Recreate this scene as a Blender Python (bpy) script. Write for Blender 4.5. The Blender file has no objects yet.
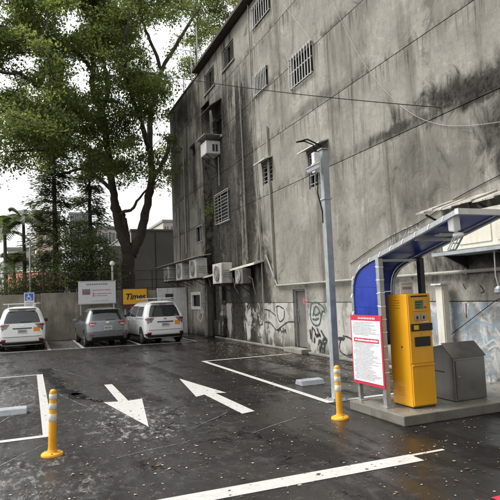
import bpy, bmesh, math, random
import numpy as np
from mathutils import Matrix, Vector
random.seed(7); rng = np.random.default_rng(11)
S = bpy.context.scene
COL = S.collection
R = math.radians

# ------------------------------------------------------------------ camera
F, YAW, PITCH, ROLL, H = 544.5, 0.3864, 0.0833, -0.0408, 1.75
_fw = np.array([math.sin(YAW)*math.cos(PITCH), math.cos(YAW)*math.cos(PITCH), math.sin(PITCH)])
_r0 = np.array([math.cos(YAW), -math.sin(YAW), 0.0]); _u0 = np.cross(_r0, _fw)
_r = math.cos(ROLL)*_r0 + math.sin(ROLL)*_u0; _u = -math.sin(ROLL)*_r0 + math.cos(ROLL)*_u0
cam = bpy.data.cameras.new('camera'); cam.sensor_width = 36; cam.lens = 36*F/500
cam.clip_start = .05; cam.clip_end = 1500
co = bpy.data.objects.new('camera', cam); COL.objects.link(co)
co.matrix_world = Matrix(((_r[0], _u[0], -_fw[0], 0), (_r[1], _u[1], -_fw[1], 0), (_r[2], _u[2], -_fw[2], H), (0, 0, 0, 1)))
S.camera = co
S.render.resolution_x = S.render.resolution_y = 1024

def on(px, py, ax, v):            # photo pixel -> point on the plane where coordinate ax equals v
    d = (px-250)*_r - (py-250)*_u + F*_fw; c = np.array([0, 0, H])
    return c + d*(v-c[ax])/d[ax]

# ------------------------------------------------------------------ sky, sun, exposure
SUN_EL, SUN_AZ = 58, -60          # overcast: soft, from the upper left
w = bpy.data.worlds.new('World'); S.world = w; w.use_nodes = True
nt = w.node_tree; nt.nodes.clear()
sky = nt.nodes.new('ShaderNodeTexSky'); sky.sky_type = 'NISHITA'; sky.sun_disc = False
sky.sun_elevation = R(SUN_EL); sky.sun_rotation = R(SUN_AZ); sky.dust_density = 4; sky.air_density = 1.2
hs = nt.nodes.new('ShaderNodeHueSaturation'); hs.inputs['Saturation'].default_value = .06
bg = nt.nodes.new('ShaderNodeBackground'); bg.inputs[1].default_value = .15
wo = nt.nodes.new('ShaderNodeOutputWorld')
nt.links.new(sky.outputs[0], hs.inputs['Color']); nt.links.new(hs.outputs[0], bg.inputs[0]); nt.links.new(bg.outputs[0], wo.inputs[0])
sl = bpy.data.lights.new('sun', 'SUN'); sl.energy = 1.5; sl.angle = R(22); sl.color = (1, .97, .92)
so = bpy.data.objects.new('sun', sl); COL.objects.link(so)
sd = Vector((math.sin(R(SUN_AZ))*math.cos(R(SUN_EL)), math.cos(R(SUN_AZ))*math.cos(R(SUN_EL)), math.sin(R(SUN_EL))))
so.rotation_euler = (-sd).to_track_quat('-Z', 'Y').to_euler()
S.view_settings.view_transform = 'Standard'; S.view_settings.look = 'None'
S.view_settings.exposure = .95; S.view_settings.gamma = 1

# ------------------------------------------------------------------ material helpers
class N:
    def __init__(s, name):
        s.m = bpy.data.materials.new(name); s.m.use_nodes = True; s.t = s.m.node_tree
        s.t.nodes.clear(); s.o = s.t.nodes.new('ShaderNodeOutputMaterial')
        s.b = s.t.nodes.new('ShaderNodeBsdfPrincipled'); s.t.links.new(s.b.outputs[0], s.o.inputs[0])
        s._pos = None
    def n(s, t, **k):
        x = s.t.nodes.new(t)
        for a, b in k.items(): setattr(x, a, b)
        return x
    def put(s, sock, v):
        if isinstance(v, bpy.types.NodeSocket): s.t.links.new(v, sock)
        elif v is not None: sock.default_value = v
    def pos(s):
        if s._pos is None: s._pos = s.n('ShaderNodeNewGeometry').outputs['Position']
        return s._pos
    def obj(s): return s.n('ShaderNodeTexCoord').outputs['Object']
    def scale(s, v, sc):
        x = s.n('ShaderNodeVectorMath', operation='MULTIPLY'); s.put(x.inputs[0], v); x.inputs[1].default_value = sc; return x.outputs[0]
    def noise(s, sc=1, det=5, rough=.55, vec=None, dist=0):
        x = s.n('ShaderNodeTexNoise'); s.put(x.inputs['Vector'], vec if vec is not None else s.pos())
        x.inputs['Scale'].default_value = sc; x.inputs['Detail'].default_value = det; x.inputs['Roughness'].default_value = rough
        x.inputs['Distortion'].default_value = dist; return x.outputs['Fac']
    def vor(s, sc, feat='DISTANCE_TO_EDGE', vec=None):
        x = s.n('ShaderNodeTexVoronoi', feature=feat); s.put(x.inputs['Vector'], vec if vec is not None else s.pos())
        x.inputs['Scale'].default_value = sc; return x.outputs['Distance']
    def ms(s, v, a, b, c=0., d=1., smooth=True):      # map range
        x = s.n('ShaderNodeMapRange', interpolation_type='SMOOTHSTEP' if smooth else 'LINEAR')
        s.put(x.inputs[0], v)
        for i, q in enumerate((a, b, c, d)): x.inputs[1+i].default_value = q
        return x.outputs[0]
    def math(s, op, a, b=None, c=None):
        x = s.n('ShaderNodeMath', operation=op); s.put(x.inputs[0], a); s.put(x.inputs[1], b)
        if c is not None: s.put(x.inputs[2], c)
        return x.outputs[0]
    def mul(s, a, b): return s.math('MULTIPLY', a, b)
    def add(s, a, b): return s.math('ADD', a, b)
    def xyz(s, v=None):
        x = s.n('ShaderNodeSeparateXYZ'); s.put(x.inputs[0], v if v is not None else s.pos()); return x.outputs
    def mix(s, f, a, b, mode='MIX'):
        x = s.n('ShaderNodeMix', data_type='RGBA', blend_type=mode); s.put(x.inputs[0], f)
        for i, c in ((6, a), (7, b)):
            if isinstance(c, tuple) and len(c) == 3: c = (*c, 1)
            s.put(x.inputs[i], c)
        return x.outputs[2]
    def grey(s, v):
        x = s.n('ShaderNodeCombineColor')
        for i in range(3): s.put(x.inputs[i], v)
        return x.outputs[0]
    def bump(s, h, strength=.3, dist=.01):
        x = s.n('ShaderNodeBump'); x.inputs['Strength'].default_value = strength; x.inputs['Distance'].default_value = dist
        s.put(x.inputs['Height'], h); s.t.links.new(x.outputs[0], s.b.inputs['Normal'])
    def set(s, col=None, rough=None, metal=None, spec=None, coat=None, alpha=None):
        if isinstance(col, tuple) and len(col) == 3: col = (*col, 1)
        s.put(s.b.inputs['Base Color'], col); s.put(s.b.inputs['Roughness'], rough)
        s.put(s.b.inputs['Metallic'], metal); s.put(s.b.inputs['Specular IOR Level'], spec); s.put(s.b.inputs['Coat Weight'], coat); s.put(s.b.inputs['Alpha'], alpha)
        return s.m
def blob(k, Y, Z, cy, cz, ry, rz, nz, lo=.55, hi=1.1, amp=3.2):     # soft mask round a spot of the wall, broken up by noise
    a = k.mul(k.add(Y, -cy), 1/ry); b = k.mul(k.add(Z, -cz), 1/rz)
    d = k.math('SQRT', k.add(k.mul(a, a), k.mul(b, b)))
    return k.ms(k.add(d, k.mul(k.add(nz, -.5), amp)), hi, lo)

MATS = {}
def simple(name, col, rough=.5, metal=0, var=.15, sc=6, dirt=0., bump=0., spec=None, coat=None, rvar=.1):
    k = N(name); nz = k.noise(sc, 6, .6)
    c = k.mix(1, col, k.grey(k.ms(nz, .25, .75, 1-var, 1+var, False)), 'MULTIPLY')
    if dirt:
        z = k.noise(sc*.6, 8, .7, k.scale(k.pos(), (3, 3, .7)))
        c = k.mix(k.mul(k.ms(z, .45, .75), dirt), c, (.07, .06, .045))
    k.set(c, k.ms(nz, .2, .8, max(.02, rough-rvar), rough+rvar), metal, spec, coat)
    if bump: k.bump(k.noise(sc*8, 4), bump, .01)
    MATS[name] = k.m; return k.m

# --- asphalt: wet, worn, scuffed
k = N('asphalt'); X, Y, Z = k.xyz()
n1 = k.noise(.35, 8, .65); n2 = k.noise(1.6, 8, .7); n3 = k.noise(14, 5, .7); n4 = k.noise(110, 3, .6); n5 = k.noise(5, 8, .75, None, .6)
leftm = k.ms(k.add(X, k.mul(k.add(n1, -.5), 5)), 4.3, 1.2)               # the worn part of the yard
c = k.mix(leftm, (.0095, .0084, .0074), (.027, .0252, .0236))
c = k.mix(k.ms(n2, .35, .7, 0, .7), c, (.016, .0155, .015))
c = k.mix(k.mul(k.ms(n5, .5, .68), k.ms(leftm, 0, 1, .15, .75)), c, (.06, .058, .056))
c = k.mix(k.mul(k.ms(n4, .56, .72), k.ms(leftm, 0, 1, .3, .75)), c, (.11, .107, .104))
scm = k.noise(9, 10, .85, k.scale(k.pos(), (1, .45, 1)), .25); scl = k.noise(1.3, 5, .6)
s1 = k.math('MAXIMUM', blob(k, X, Y, 1.4, 8.3, .75, 1.6, scl), k.mul(blob(k, X, Y, -.4, 11.8, .8, 2.6, scl), .6))
s1 = k.math('MAXIMUM', s1, k.mul(blob(k, X, Y, -.2, 5.9, 1.0, 1.0, scl), .6))
c = k.mix(k.mul(k.ms(scm, .5, .6), k.mul(s1, .8)), c, (.3, .295, .29))
c = k.mix(k.mul(k.ms(scm, .57, .66), k.mul(leftm, .4)), c, (.2, .196, .19))
vv = k.vor(1.1, vec=k.n('ShaderNodeVectorMath', operation='ADD').outputs[0])
va = vv.node.inputs['Vector'].links[0].from_node
nv = k.n('ShaderNodeTexNoise'); nv.inputs['Scale'].default_value = 2.6; nv.inputs['Detail'].default_value = 4; k.put(nv.inputs['Vector'], k.pos())
k.put(va.inputs[0], k.pos()); k.put(va.inputs[1], nv.outputs['Color'])
crack = k.mul(k.ms(vv, .028, .004), k.math('MAXIMUM', blob(k, X, Y, 2.6, 8.6, 1.6, 3.6, scl), k.mul(k.ms(n1, .52, .62), .7)))
c = k.mix(crack, c, (.004, .004, .004))
wet = k.add(k.mul(k.noise(.9, 8, .68, k.scale(k.pos(), (1, .7, 1)), .4), .55), k.mul(k.noise(1, 8, .65, k.scale(k.pos(), (2.6, .22, 1)), .3), .45))
rf = k.ms(wet, .43, .56, .5, .1)
rf = k.add(rf, k.mul(leftm, .1)); rf = k.add(rf, k.mul(k.add(n5, -.5), .35)); rf = k.add(rf, k.mul(k.add(n3, -.5), .3)); rf = k.math('MAXIMUM', rf, .09)
k.set(c, rf, 0, k.ms(wet, .43, .56, .04, .3))
k.bump(k.add(k.add(n4, k.mul(n3, .6)), k.mul(crack, -2)), .3, .006)
MATS['asphalt'] = k.m
# --- road paint
k = N('road_paint'); nz = k.noise(7, 9, .75); n2 = k.noise(60, 3)
c = k.mix(k.ms(nz, .57, .68), (.52, .51, .485), (.08, .08, .078)); c = k.mix(k.ms(nz, .35, .6, .0, .5), c, (.33, .325, .31))
k.set(c, k.ms(nz, .3, .7, .2, .5), 0, .5); k.bump(n2, .2, .004); MATS['road_paint'] = k.m
# --- main concrete wall
def wall_mat(name, lower=False, shade=1.0):
    k = N(name); X, Y, Z = k.xyz()
    nm = lambda v, lo=.3, hi=.7: k.ms(v, lo, hi, 0, 1, False)
    st = nm(k.noise(1, 9, .7, k.scale(k.pos(), (2.2, 2.2, .14)), .4))
    st2 = nm(k.noise(1, 7, .75, k.scale(k.pos(), (10, 10, .4))))
    bl = nm(k.noise(.5, 10, .7, None, .5)); fine = nm(k.noise(11, 7, .75)); mid = nm(k.noise(1.5, 10, .7, k.scale(k.pos(), (1, 1, .75)), .7)); rd = k.noise(.9, 6, .55, None, .8)
    sh = lambda *c_: tuple(v*shade for v in c_)
    c = k.mix(bl, sh(.195, .184, .156), sh(.4, .382, .334))
    c = k.mix(k.ms(st, .55, 1, 0, .65), c, sh(.1, .092, .075))
    c = k.mix(k.ms(st2, .55, 1, 0, .5), c, sh(.4, .385, .34))
    c = k.mix(k.ms(mid, .6, .95, 0, .4), c, sh(.4, .385, .34))
    c = k.mix(k.ms(mid, .35, .1, 0, .45), c, sh(.085, .079, .066))
    c = k.mix(k.ms(fine, .3, .9, 0, .25), c, sh(.12, .11, .09))
    rdg = k.mul(k.ms(k.math('ABSOLUTE', k.add(rd, -.5)), .012, .0), k.ms(bl, .45, .8, 0, .55)); c = k.mix(rdg, c, sh(.5, .485, .44))
    big = nm(k.noise(.32, 6, .6, k.scale(k.pos(), (1, 1.6, .55)), .4)); c = k.mix(k.ms(k.add(k.mul(big, .6), k.mul(st, .4)), .5, .85, 0, .45), c, sh(.075, .069, .056))
    # rain stains: each has a place and a shape of its own
    nz = k.add(k.add(k.mul(st, .32), k.mul(st2, .13)), k.mul(mid, .55))
    dk = k.mul(k.mul(k.ms(Y, 17.2, 18.6), k.ms(Y, 24.6, 23.0)), k.mul(k.ms(Z, 12.0, 9.0), k.ms(k.add(st, k.mul(k.add(mid, -.5), .5)), .28, .5)))
    d2 = k.mul(k.ms(Y, 15.0, 18.0), k.ms(k.add(k.mul(st2, .5), k.mul(st, .5)), .5, .72, 0, .75)); dk = k.math('MAXIMUM', dk, d2)
    for a in ((20.6, 5.5, 2.3, 6.5, .8), (22.9, 5, 1.6, 7.5, 1), (18.1, 6.0, .8, 5, .9), (19.6, 1.3, 3.4, 2.0, .85), (26.6, 11.4, 3.8, 1.5, .8), (6.6, 5.35, 3.4, .5, 1), (6.6, 4.2, 1.3, 1.3, .85), (8.2, 4.0, 3.0, 1.3, .5), (9.5, 5.25, 2.4, .22, .8),
              (22.6, 3.0, 3.4, 1.0, .9), (17.2, 2.4, 1.0, 2.6, .8), (27.2, 4.5, .8, 4, .6), (13.2, 7.1, 2.4, .25, .5), (7.4, 2.3, 2.0, .7, .9), (25.2, 7.6, .7, 2.4, .75), (28.8, 8.5, .8, 5, .6), (9.2, 4.5, .5, 1.3, .5),
              (10.5, 9.2, .8, 2.2, .35), (8.2, 7.6, .5, 1.8, .4), (12, 3.6, .5, 1.6, .35), (14.2, 3.1, .6, 1.3, .35), (24.3, 10.4, 1, 1.6, .8)):
        dk = k.math('MAXIMUM', dk, k.mul(blob(k, Y, Z, *a[:4], nz, .1, 1.3, 1.7), a[4]))
    for gz in (5.12, 6.92, 8.74, 10.58):      # drip streaks under the joints
        g = k.mul(k.ms(Z, gz-1.1, gz-.02), k.ms(Z, gz+.03, gz+.01)); dk = k.math('MAXIMUM', dk, k.mul(g, k.ms(st2, .35, .9, 0, .75)))
        g = k.mul(k.ms(Z, gz+.5, gz+.02), k.ms(Z, gz-.02, gz+.0)); dk = k.math('MAXIMUM', dk, k.mul(g, k.ms(mid, .25, .75, 0, .6)))
    c = k.mix(k.mul(k.ms(dk, .05, .95), k.ms(fine, .1, .9, 1, .8)), c, (.014, .0128, .0108))
    if lower:
        wn = nm(k.noise(1.6, 9, .75, k.scale(k.pos(), (1, 1, .6)), .5))
        wm = k.math('MAXIMUM', blob(k, Y, Z, 15.9, 1.0, 1.7, .8, wn, .6, 1.05), blob(k, Y, Z, 12.6, .85, 1.7, 1.1, wn, .6, 1.1))
        wm = k.math('MAXIMUM', wm, blob(k, Y, Z, 18.6, .95, .5, .7, wn, .5, 1.))
        wm = k.math('MAXIMUM', wm, k.mul(blob(k, Y, Z, 21, .95, .35, .7, wn, .4, 1.), .6))
        c = k.mix(k.mul(wm, .9), c, k.mix(wn, (.5, .485, .45), (.3, .288, .262)))
        sp = nm(k.noise(2.4, 8, .65, k.scale(k.pos(), (1, 1.2, .9)), .9)); sp2 = nm(k.noise(2.2, 8, .65, k.scale(k.pos(), (1, .8, 1.3)), 1.0))
        rm = blob(k, Y, Z, 6.6, .8, 3.2, 1.8, wn, .8, 1.3)
        pc = k.mix(k.ms(sp, .3, .7), (.22, .225, .22), (.5, .5, .49)); pc = k.mix(k.ms(sp2, .5, .75, 0, .8), pc, (.22, .3, .36)); pc = k.mix(k.ms(st2, .6, .95, 0, .5), pc, (.12, .12, .11))
        c = k.mix(k.mul(rm, .92), c, pc)
        gr = k.mul(k.ms(Z, .5, .0), k.ms(wn, .15, .6)); c = k.mix(k.mul(gr, .9), c, (.035, .031, .024))
    k.set(c, .9, 0, .06)
    k.bump(k.add(k.mul(fine, .5), k.mul(mid, 1.0)), .4, .02); MATS[name] = k.m
wall_mat('concrete_wall', False, .92); wall_mat('concrete_lower', True, .92); wall_mat('concrete_shed', False, .75)
simple('concrete_plain', (.2, .19, .165), .7, var=.35, sc=2.5, dirt=.6, bump=.25)
simple('boundary_concrete', (.25, .228, .185), .9, var=.4, sc=1.6, dirt=.65, bump=.3, spec=.1)
simple('slab_concrete', (.155, .145, .122), .35, var=.4, sc=3, dirt=.5, bump=.25, rvar=.2)
simple('grey_render', (.2, .196, .185), .9, var=.25, sc=.5, dirt=.3)
simple('joint_dark', (.045, .042, .036), .9)
simple('tar', (.004, .004, .004), .6, spec=.1)
simple('galvanised', (.42, .44, .45), .4, .75, var=.2, sc=9, dirt=.2)
simple('galvanised_dull', (.33, .36, .37), .5, .35, var=.25, sc=5, dirt=.25)
simple('stainless', (.27, .26, .245), .33, .9, var=.15, sc=3, dirt=.2)
simple('dark_steel', (.045, .045, .047), .45, .4, var=.3, sc=8)
simple('rusty_steel', (.05, .04, .032), .8, .2, var=.5, sc=6)
simple('white_metal', (.62, .62, .6), .45, .1, var=.12, sc=5, dirt=.35)
simple('white_clean', (.8, .8, .79), .4, var=.04)
simple('cream_metal', (.6, .57, .48), .5, var=.15, sc=2, dirt=.35)
simple('ac_casing', (.5, .49, .455), .6, var=.2, sc=3, dirt=.5, spec=.2)
simple('ac_dirty', (.14, .13, .115), .6, var=.3, sc=3, dirt=.6)
simple('ac_dark', (.03, .03, .03), .6)
simple('corrugated', (.36, .34, .3), .6, .1, var=.4, sc=3, dirt=.75)
simple('door_metal', (.13, .125, .115), .6, .1, var=.25, sc=2.5, dirt=.4)
simple('dark_window', (.008, .009, .01), .2, var=.3, sc=2, spec=.15)
simple('frame_grey', (.3, .3, .29), .5, .3, dirt=.4)
simple('bar_white', (.5, .5, .48), .5, .1, dirt=.4)
simple('bar_grey', (.27, .26, .24), .6, .1, dirt=.5)
simple('shutter', (.22, .21, .19), .7, var=.3, dirt=.4)
simple('yellow_machine', (.72, .34, .008), .35, var=.07, sc=2, dirt=.08, coat=.3)
simple('yellow_post', (.74, .34, .008), .42, var=.12, sc=8, dirt=.25)
simple('band_white', (.68, .66, .6), .5, var=.15, sc=20, dirt=.3)
simple('blue_panel', (.008, .03, .27), .34, var=.2, sc=4)
simple('black_plastic', (.012, .012, .013), .4)
simple('rubber', (.018, .018, .018), .75, var=.3, sc=20)
simple('screen', (.1, .17, .1), .15)
simple('red_paint', (.5, .02, .05), .45, var=.1)
simple('pink_paint', (.45, .1, .15), .6)
simple('print_grey', (.2, .2, .22), .6)
simple('print_black', (.012, .012, .012), .5)
simple('print_red', (.6, .05, .12), .5)
simple('sign_white', (.68, .68, .69), .4, var=.05, dirt=.12)
simple('sign_yellow', (.76, .4, .012), .4, var=.05)
simple('sign_maroon', (.09, .012, .012), .4)
simple('sign_blue', (.03, .12, .5), .4)
simple('car_white', (.82, .82, .81), .2, var=.02, coat=.8, rvar=.02)
simple('car_silver', (.2, .212, .225), .28, .5, var=.02, coat=.8, rvar=.01)
simple('car_black', (.014, .014, .015), .35)
simple('car_glass', (.035, .04, .042), .04, .3, var=.05, rvar=.01, spec=1)
simple('lamp_red', (.32, .01, .012), .15, coat=.5)
simple('lamp_smoke', (.2, .17, .17), .12, var=.4, sc=18, coat=.8)
simple('lamp_clear', (.55, .5, .48), .15, coat=.5)
simple('alloy', (.5, .5, .5), .35, .8)
simple('plate', (.62, .62, .6), .5)
simple('plate_print', (.08, .1, .1), .5)
simple('orange_sticker', (.8, .3, .03), .5, var=.2, sc=15)
simple('chrome', (.6, .6, .6), .15, 1)
simple('graffiti_black', (.05, .05, .052), .7, var=.6, sc=9, dirt=.0, spec=.1)
simple('graffiti_green', (.05, .09, .08), .6, var=.4)
simple('graffiti_white', (.42, .415, .39), .6, var=.25, sc=14)
simple('cable_black', (.012, .012, .012), .8, spec=.1)
simple('cable_pale', (.3, .29, .26), .6)
simple('pipe_grey', (.27, .26, .225), .55, dirt=.4)
simple('wheelstop', (.27, .29, .31), .5, var=.2, sc=6, dirt=.3)
simple('bark', (.055, .045, .034), .9, var=.5, sc=5, bump=.6)
simple('bark_grey', (.09, .08, .065), .9, var=.4, sc=6, bump=.5)
simple('red_roof', (.4, .1, .07), .7, var=.3, sc=2)
simple('bldg_tan', (.6, .47, .38), .8, var=.12)  # distance haze put into the colour: far building tones raised lighter
simple('bldg_cream', (.5, .47, .4), .8, var=.12, dirt=.3)
simple('bldg_blue', (.34, .42, .5), .5, var=.1)
simple('bldg_grey', (.3, .3, .29), .8, var=.15, dirt=.3)
simple('far_window', (.12, .13, .14), .2)
simple('awning_green', (.36, .42, .3), .6, var=.2)
simple('scratch_pale', (.13, .128, .124), .6, var=.5, sc=9)
simple('soil', (.05, .042, .03), .95, var=.4)
simple('pavement_pale', (.2, .19, .175), .6, var=.35, sc=4, dirt=.4, bump=.3)
def leaf_mat(name, a, b, tr=.35):
    k = N(name); ri = k.n('ShaderNodeNewGeometry').outputs['Random Per Island']
    c = k.mix(ri, a, b); c = k.mix(k.ms(k.noise(.5, 3), .3, .7, .0, .6), c, tuple(v*.6 for v in a))
    k.set(c, .5, 0, .35)
    t = k.n('ShaderNodeBsdfTranslucent'); k.put(t.inputs[0], k.mix(1, c, (1.35, 1.4, .75), 'MULTIPLY'))
    x = k.n('ShaderNodeMixShader'); x.inputs[0].default_value = tr
    k.t.links.new(k.b.outputs[0], x.inputs[1]); k.t.links.new(t.outputs[0], x.inputs[2]); k.t.links.new(x.outputs[0], k.o.inputs[0])
    MATS[name] = k.m
leaf_mat('leaf', (.085, .108, .036), (.26, .295, .12), .55)
leaf_mat('leaf_needle', (.045, .06, .034), (.12, .14, .075), .35)
leaf_mat('leaf_palm', (.09, .11, .06), (.2, .23, .13), .4)
leaf_mat('leaf_shrub', (.06, .085, .03), (.2, .23, .1), .45)
k = N('litter'); ri = k.n('ShaderNodeNewGeometry').outputs['Random Per Island']
r1 = k.n('ShaderNodeValToRGB'); k.put(r1.inputs[0], ri); e = r1.color_ramp.elements
e[0].color = (.06, .035, .018, 1); e[1].color = (.6, .57, .5, 1)
for p_, c_ in ((.3, (.1, .06, .032, 1)), (.6, (.19, .13, .075, 1)), (.85, (.33, .29, .21, 1))): q = e.new(p_); q.color = c_
k.set(r1.outputs[0], .45); MATS['litter'] = k.m

# ------------------------------------------------------------------ object helpers
WM = {}
def props(o, label=None, cat=None, group=None, kind=None):
    for a, b in (('label', label), ('category', cat), ('group', group), ('kind', kind)):
        if b: o[a] = b
    return o
def thing(name, label, cat, loc=(0, 0, 0), rz=0., group=None):
    o = bpy.data.objects.new(name, None); COL.objects.link(o); o.empty_display_size = .2
    o.location = loc; o.rotation_euler = (0, 0, rz)
    WM[o] = Matrix.Translation(Vector(loc)) @ Matrix.Rotation(rz, 4, 'Z')
    return props(o, label, cat, group)
def obj_from_mesh(name, me, parent=None):
    o = bpy.data.objects.new(name, me); COL.objects.link(o)
    if parent: o.parent = parent
    WM[o] = WM[parent] if parent else Matrix.Identity(4)
    return o
class MB:
    def __init__(s): s.v = []; s.f = []
    def add(s, vs, fs):
        b = len(s.v); s.v += [tuple(map(float, q)) for q in vs]; s.f += [tuple(b+i for i in q) for q in fs]; return s
    def box(s, c, d, rot=None):
        h = [q/2 for q in d]; vs = []
        for sx, sy, sz in ((-1,-1,-1),(1,-1,-1),(1,1,-1),(-1,1,-1),(-1,-1,1),(1,-1,1),(1,1,1),(-1,1,1)):
            p = Vector((sx*h[0], sy*h[1], sz*h[2]))
            if rot is not None: p = rot @ p
            vs.append(p + Vector(c))
        return s.add(vs, ((0,3,2,1),(4,5,6,7),(0,1,5,4),(1,2,6,5),(2,3,7,6),(3,0,4,7)))
    def bx(s, x0, x1, y0, y1, z0, z1): return s.box(((x0+x1)/2, (y0+y1)/2, (z0+z1)/2), (abs(x1-x0), abs(y1-y0), abs(z1-z0)))
    def bar(s, a, b, wd, ht, up=(0, 0, 1)):          # rectangular bar from a to b
        a, b = Vector(a), Vector(b); d = (b-a); L = d.length; d.normalize(); up = Vector(up)
        sx = d.cross(up)
        if sx.length < 1e-4: sx = d.cross(Vector((1, 0, 0)))
        sx.normalize(); uz = sx.cross(d)
        return s.box((a+b)/2, (wd, L, ht), Matrix((sx, d, uz)).transposed())
    def tube(s, pts, rad, n=8, cap=True):
        pts = [Vector(p) for p in pts]; m = len(pts)
        rad = rad if hasattr(rad, '__len__') else [rad]*m
        rings = []; t0 = None; sx = None
        for i, p in enumerate(pts):
            t = (pts[min(i+1, m-1)]-pts[max(i-1, 0)]).normalized()
            if sx is None:
                sx = t.cross(Vector((0, 0, 1)))
                if sx.length < 1e-3: sx = t.cross(Vector((0, 1, 0)))
            sx = (sx - t*sx.dot(t)).normalized(); sy = t.cross(sx)
            rings.append([p + (sx*math.cos(2*math.pi*j/n) + sy*math.sin(2*math.pi*j/n))*rad[i] for j in range(n)])
        vs = [v for r_ in rings for v in r_]
        fs = [(i*n+j, i*n+(j+1) % n, (i+1)*n+(j+1) % n, (i+1)*n+j) for i in range(m-1) for j in range(n)]
        if cap: fs += [tuple(range(n-1, -1, -1)), tuple((m-1)*n+j for j in range(n))]
        return s.add(vs, fs)
    def lathe(s, c, prof, n=16, axis='Z'):           # profile of (radius, height)
        vs = []
        for r_, h_ in prof:
            for j in range(n):
                a = 2*math.pi*j/n; q = (r_*math.cos(a), r_*math.sin(a), h_)
                if axis == 'X': q = (q[2], q[0], q[1])
                if axis == 'Y': q = (q[0], q[2], q[1])
                vs.append(Vector(c)+Vector(q))
        m = len(prof)
        fs = [(i*n+j, i*n+(j+1) % n, (i+1)*n+(j+1) % n, (i+1)*n+j) for i in range(m-1) for j in range(n)]
        fs += [tuple(range(n-1, -1, -1)), tuple((m-1)*n+j for j in range(n))]
        return s.add(vs, fs)
    def prism(s, poly, a, b, axis=0):                # polygon extruded along an axis
        def mk(u, v, t): return ((t, u, v), (u, t, v), (u, v, t))[axis]
        n = len(poly); vs = [mk(u, v, a) for u, v in poly] + [mk(u, v, b) for u, v in poly]
        return s.add(vs, [tuple(range(n)), tuple(range(2*n-1, n-1, -1))] + [(i, n+i, n+(i+1) % n, (i+1) % n) for i in range(n)])
    def ribbon(s, pts, wd, nrm, off=0., closed=False):   # flat stroke lying on a surface with normal nrm
        pts = [Vector(p) for p in pts]; nrm = Vector(nrm); m = len(pts); vs = []
        for i, p in enumerate(pts):
            t = (pts[min(i+1, m-1)]-pts[max(i-1, 0)]); t = t.normalized() if t.length > 1e-6 else Vector((0, 0, 1))
            q = t.cross(nrm).normalized(); ww = (wd[i] if hasattr(wd, '__len__') else wd)/2
            vs += [p+q*ww+nrm*off, p-q*ww+nrm*off]
        return s.add(vs, [(2*i, 2*i+1, 2*i+3, 2*i+2) for i in range(m-1)])
    STUFF = ('small_print', 'slot_mouth', 'branches', 'twigs', 'title_print', 'bar_print', 'red_print', 'plate_print', 'placard_print', 'strip_print', 'sign_print', 'screen_text', 'stems', 'stem', 'roof_tiles', 'louvre', 'vent')
    def build(s, name, mat, parent=None, bevel=0., smooth=False, world=False, seg=2):
        me = bpy.data.meshes.new(name); vs = s.v
        if world and parent is not None:
            iv = WM[parent].inverted(); vs = [iv @ Vector(q) for q in vs]
        me.from_pydata([tuple(q) for q in vs], [], s.f)
        bm = bmesh.new(); bm.from_mesh(me); bmesh.ops.recalc_face_normals(bm, faces=bm.faces)
        if bevel: bmesh.ops.bevel(bm, geom=[e_ for e_ in bm.edges if e_.is_manifold and e_.calc_face_angle(0) > .5], offset=bevel, segments=seg, affect='EDGES', clamp_overlap=True, profile=.6)
        bm.to_mesh(me); bm.free()
        me.materials.append(MATS[mat])
        if smooth:
            me.polygons.foreach_set('use_smooth', [True]*len(me.polygons)); me.set_sharp_from_angle(angle=R(40))
        o = obj_from_mesh(name, me, parent)
        if parent and name in MB.STUFF: o['kind'] = 'stuff'
        return o
def np_mesh(name, V, nq, mat, parent=None):          # V: (n*4,3) quads
    me = bpy.data.meshes.new(name); n = len(V)//4
    me.vertices.add(n*4); me.vertices.foreach_set('co', V.astype(np.float32).ravel())
    me.loops.add(n*4); me.loops.foreach_set('vertex_index', np.arange(n*4, dtype=np.int32))
    me.polygons.add(n); me.polygons.foreach_set('loop_start', np.arange(0, n*4, 4, dtype=np.int32))
    me.update(calc_edges=True); me.materials.append(MATS[mat])
    return obj_from_mesh(name, me, parent)
def leaf_quads(C, size, aspect=.45, up=.4, direc=None):
    n = len(C)
    a = rng.normal(size=(n, 3)); a /= np.linalg.norm(a, axis=1)[:, None]
    if direc is not None: a = direc + a*.35; a /= np.linalg.norm(a, axis=1)[:, None]
    nn = rng.normal(size=(n, 3)); nn[:, 2] += up*2.5
    b = np.cross(a, nn); b /= np.linalg.norm(b, axis=1)[:, None]+1e-9
    s = (size*(.6+.8*rng.random(n)))[:, None]; nrm = np.cross(a, b)*s*.12
    V = np.stack([C-a*s*.5, C+b*s*aspect*.5+nrm, C+a*s*.5, C-b*s*aspect*.5+nrm], 1).reshape(-1, 3)
    return V
def text_mesh(name, body, size, mat, parent, M, shear=0., bold=0., ext=.002, world=True):
    cu = bpy.data.curves.new(name, 'FONT'); cu.body = body; cu.size = size; cu.shear = shear; cu.offset = bold; cu.extrude = ext
    cu.align_x = 'CENTER'; cu.align_y = 'CENTER'; cu.resolution_u = 4
    t = bpy.data.objects.new(name+'_tmp', cu); COL.objects.link(t); bpy.context.view_layer.update()
    me = bpy.data.meshes.new_from_object(t.evaluated_get(bpy.context.evaluated_depsgraph_get()))
    bpy.data.objects.remove(t); bpy.data.curves.remove(cu)
    me.transform((WM[parent].inverted() if world else Matrix.Identity(4)) @ M); me.materials.clear(); me.materials.append(MATS[mat])
    return obj_from_mesh(name, me, parent)
def copy_tree(o, parent=None):
    c = o.copy(); COL.objects.link(c); c.parent = parent; WM[c] = WM[o]
    for ch in [q for q in bpy.data.objects if q.parent == o]: copy_tree(ch, c)
    return c

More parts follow.
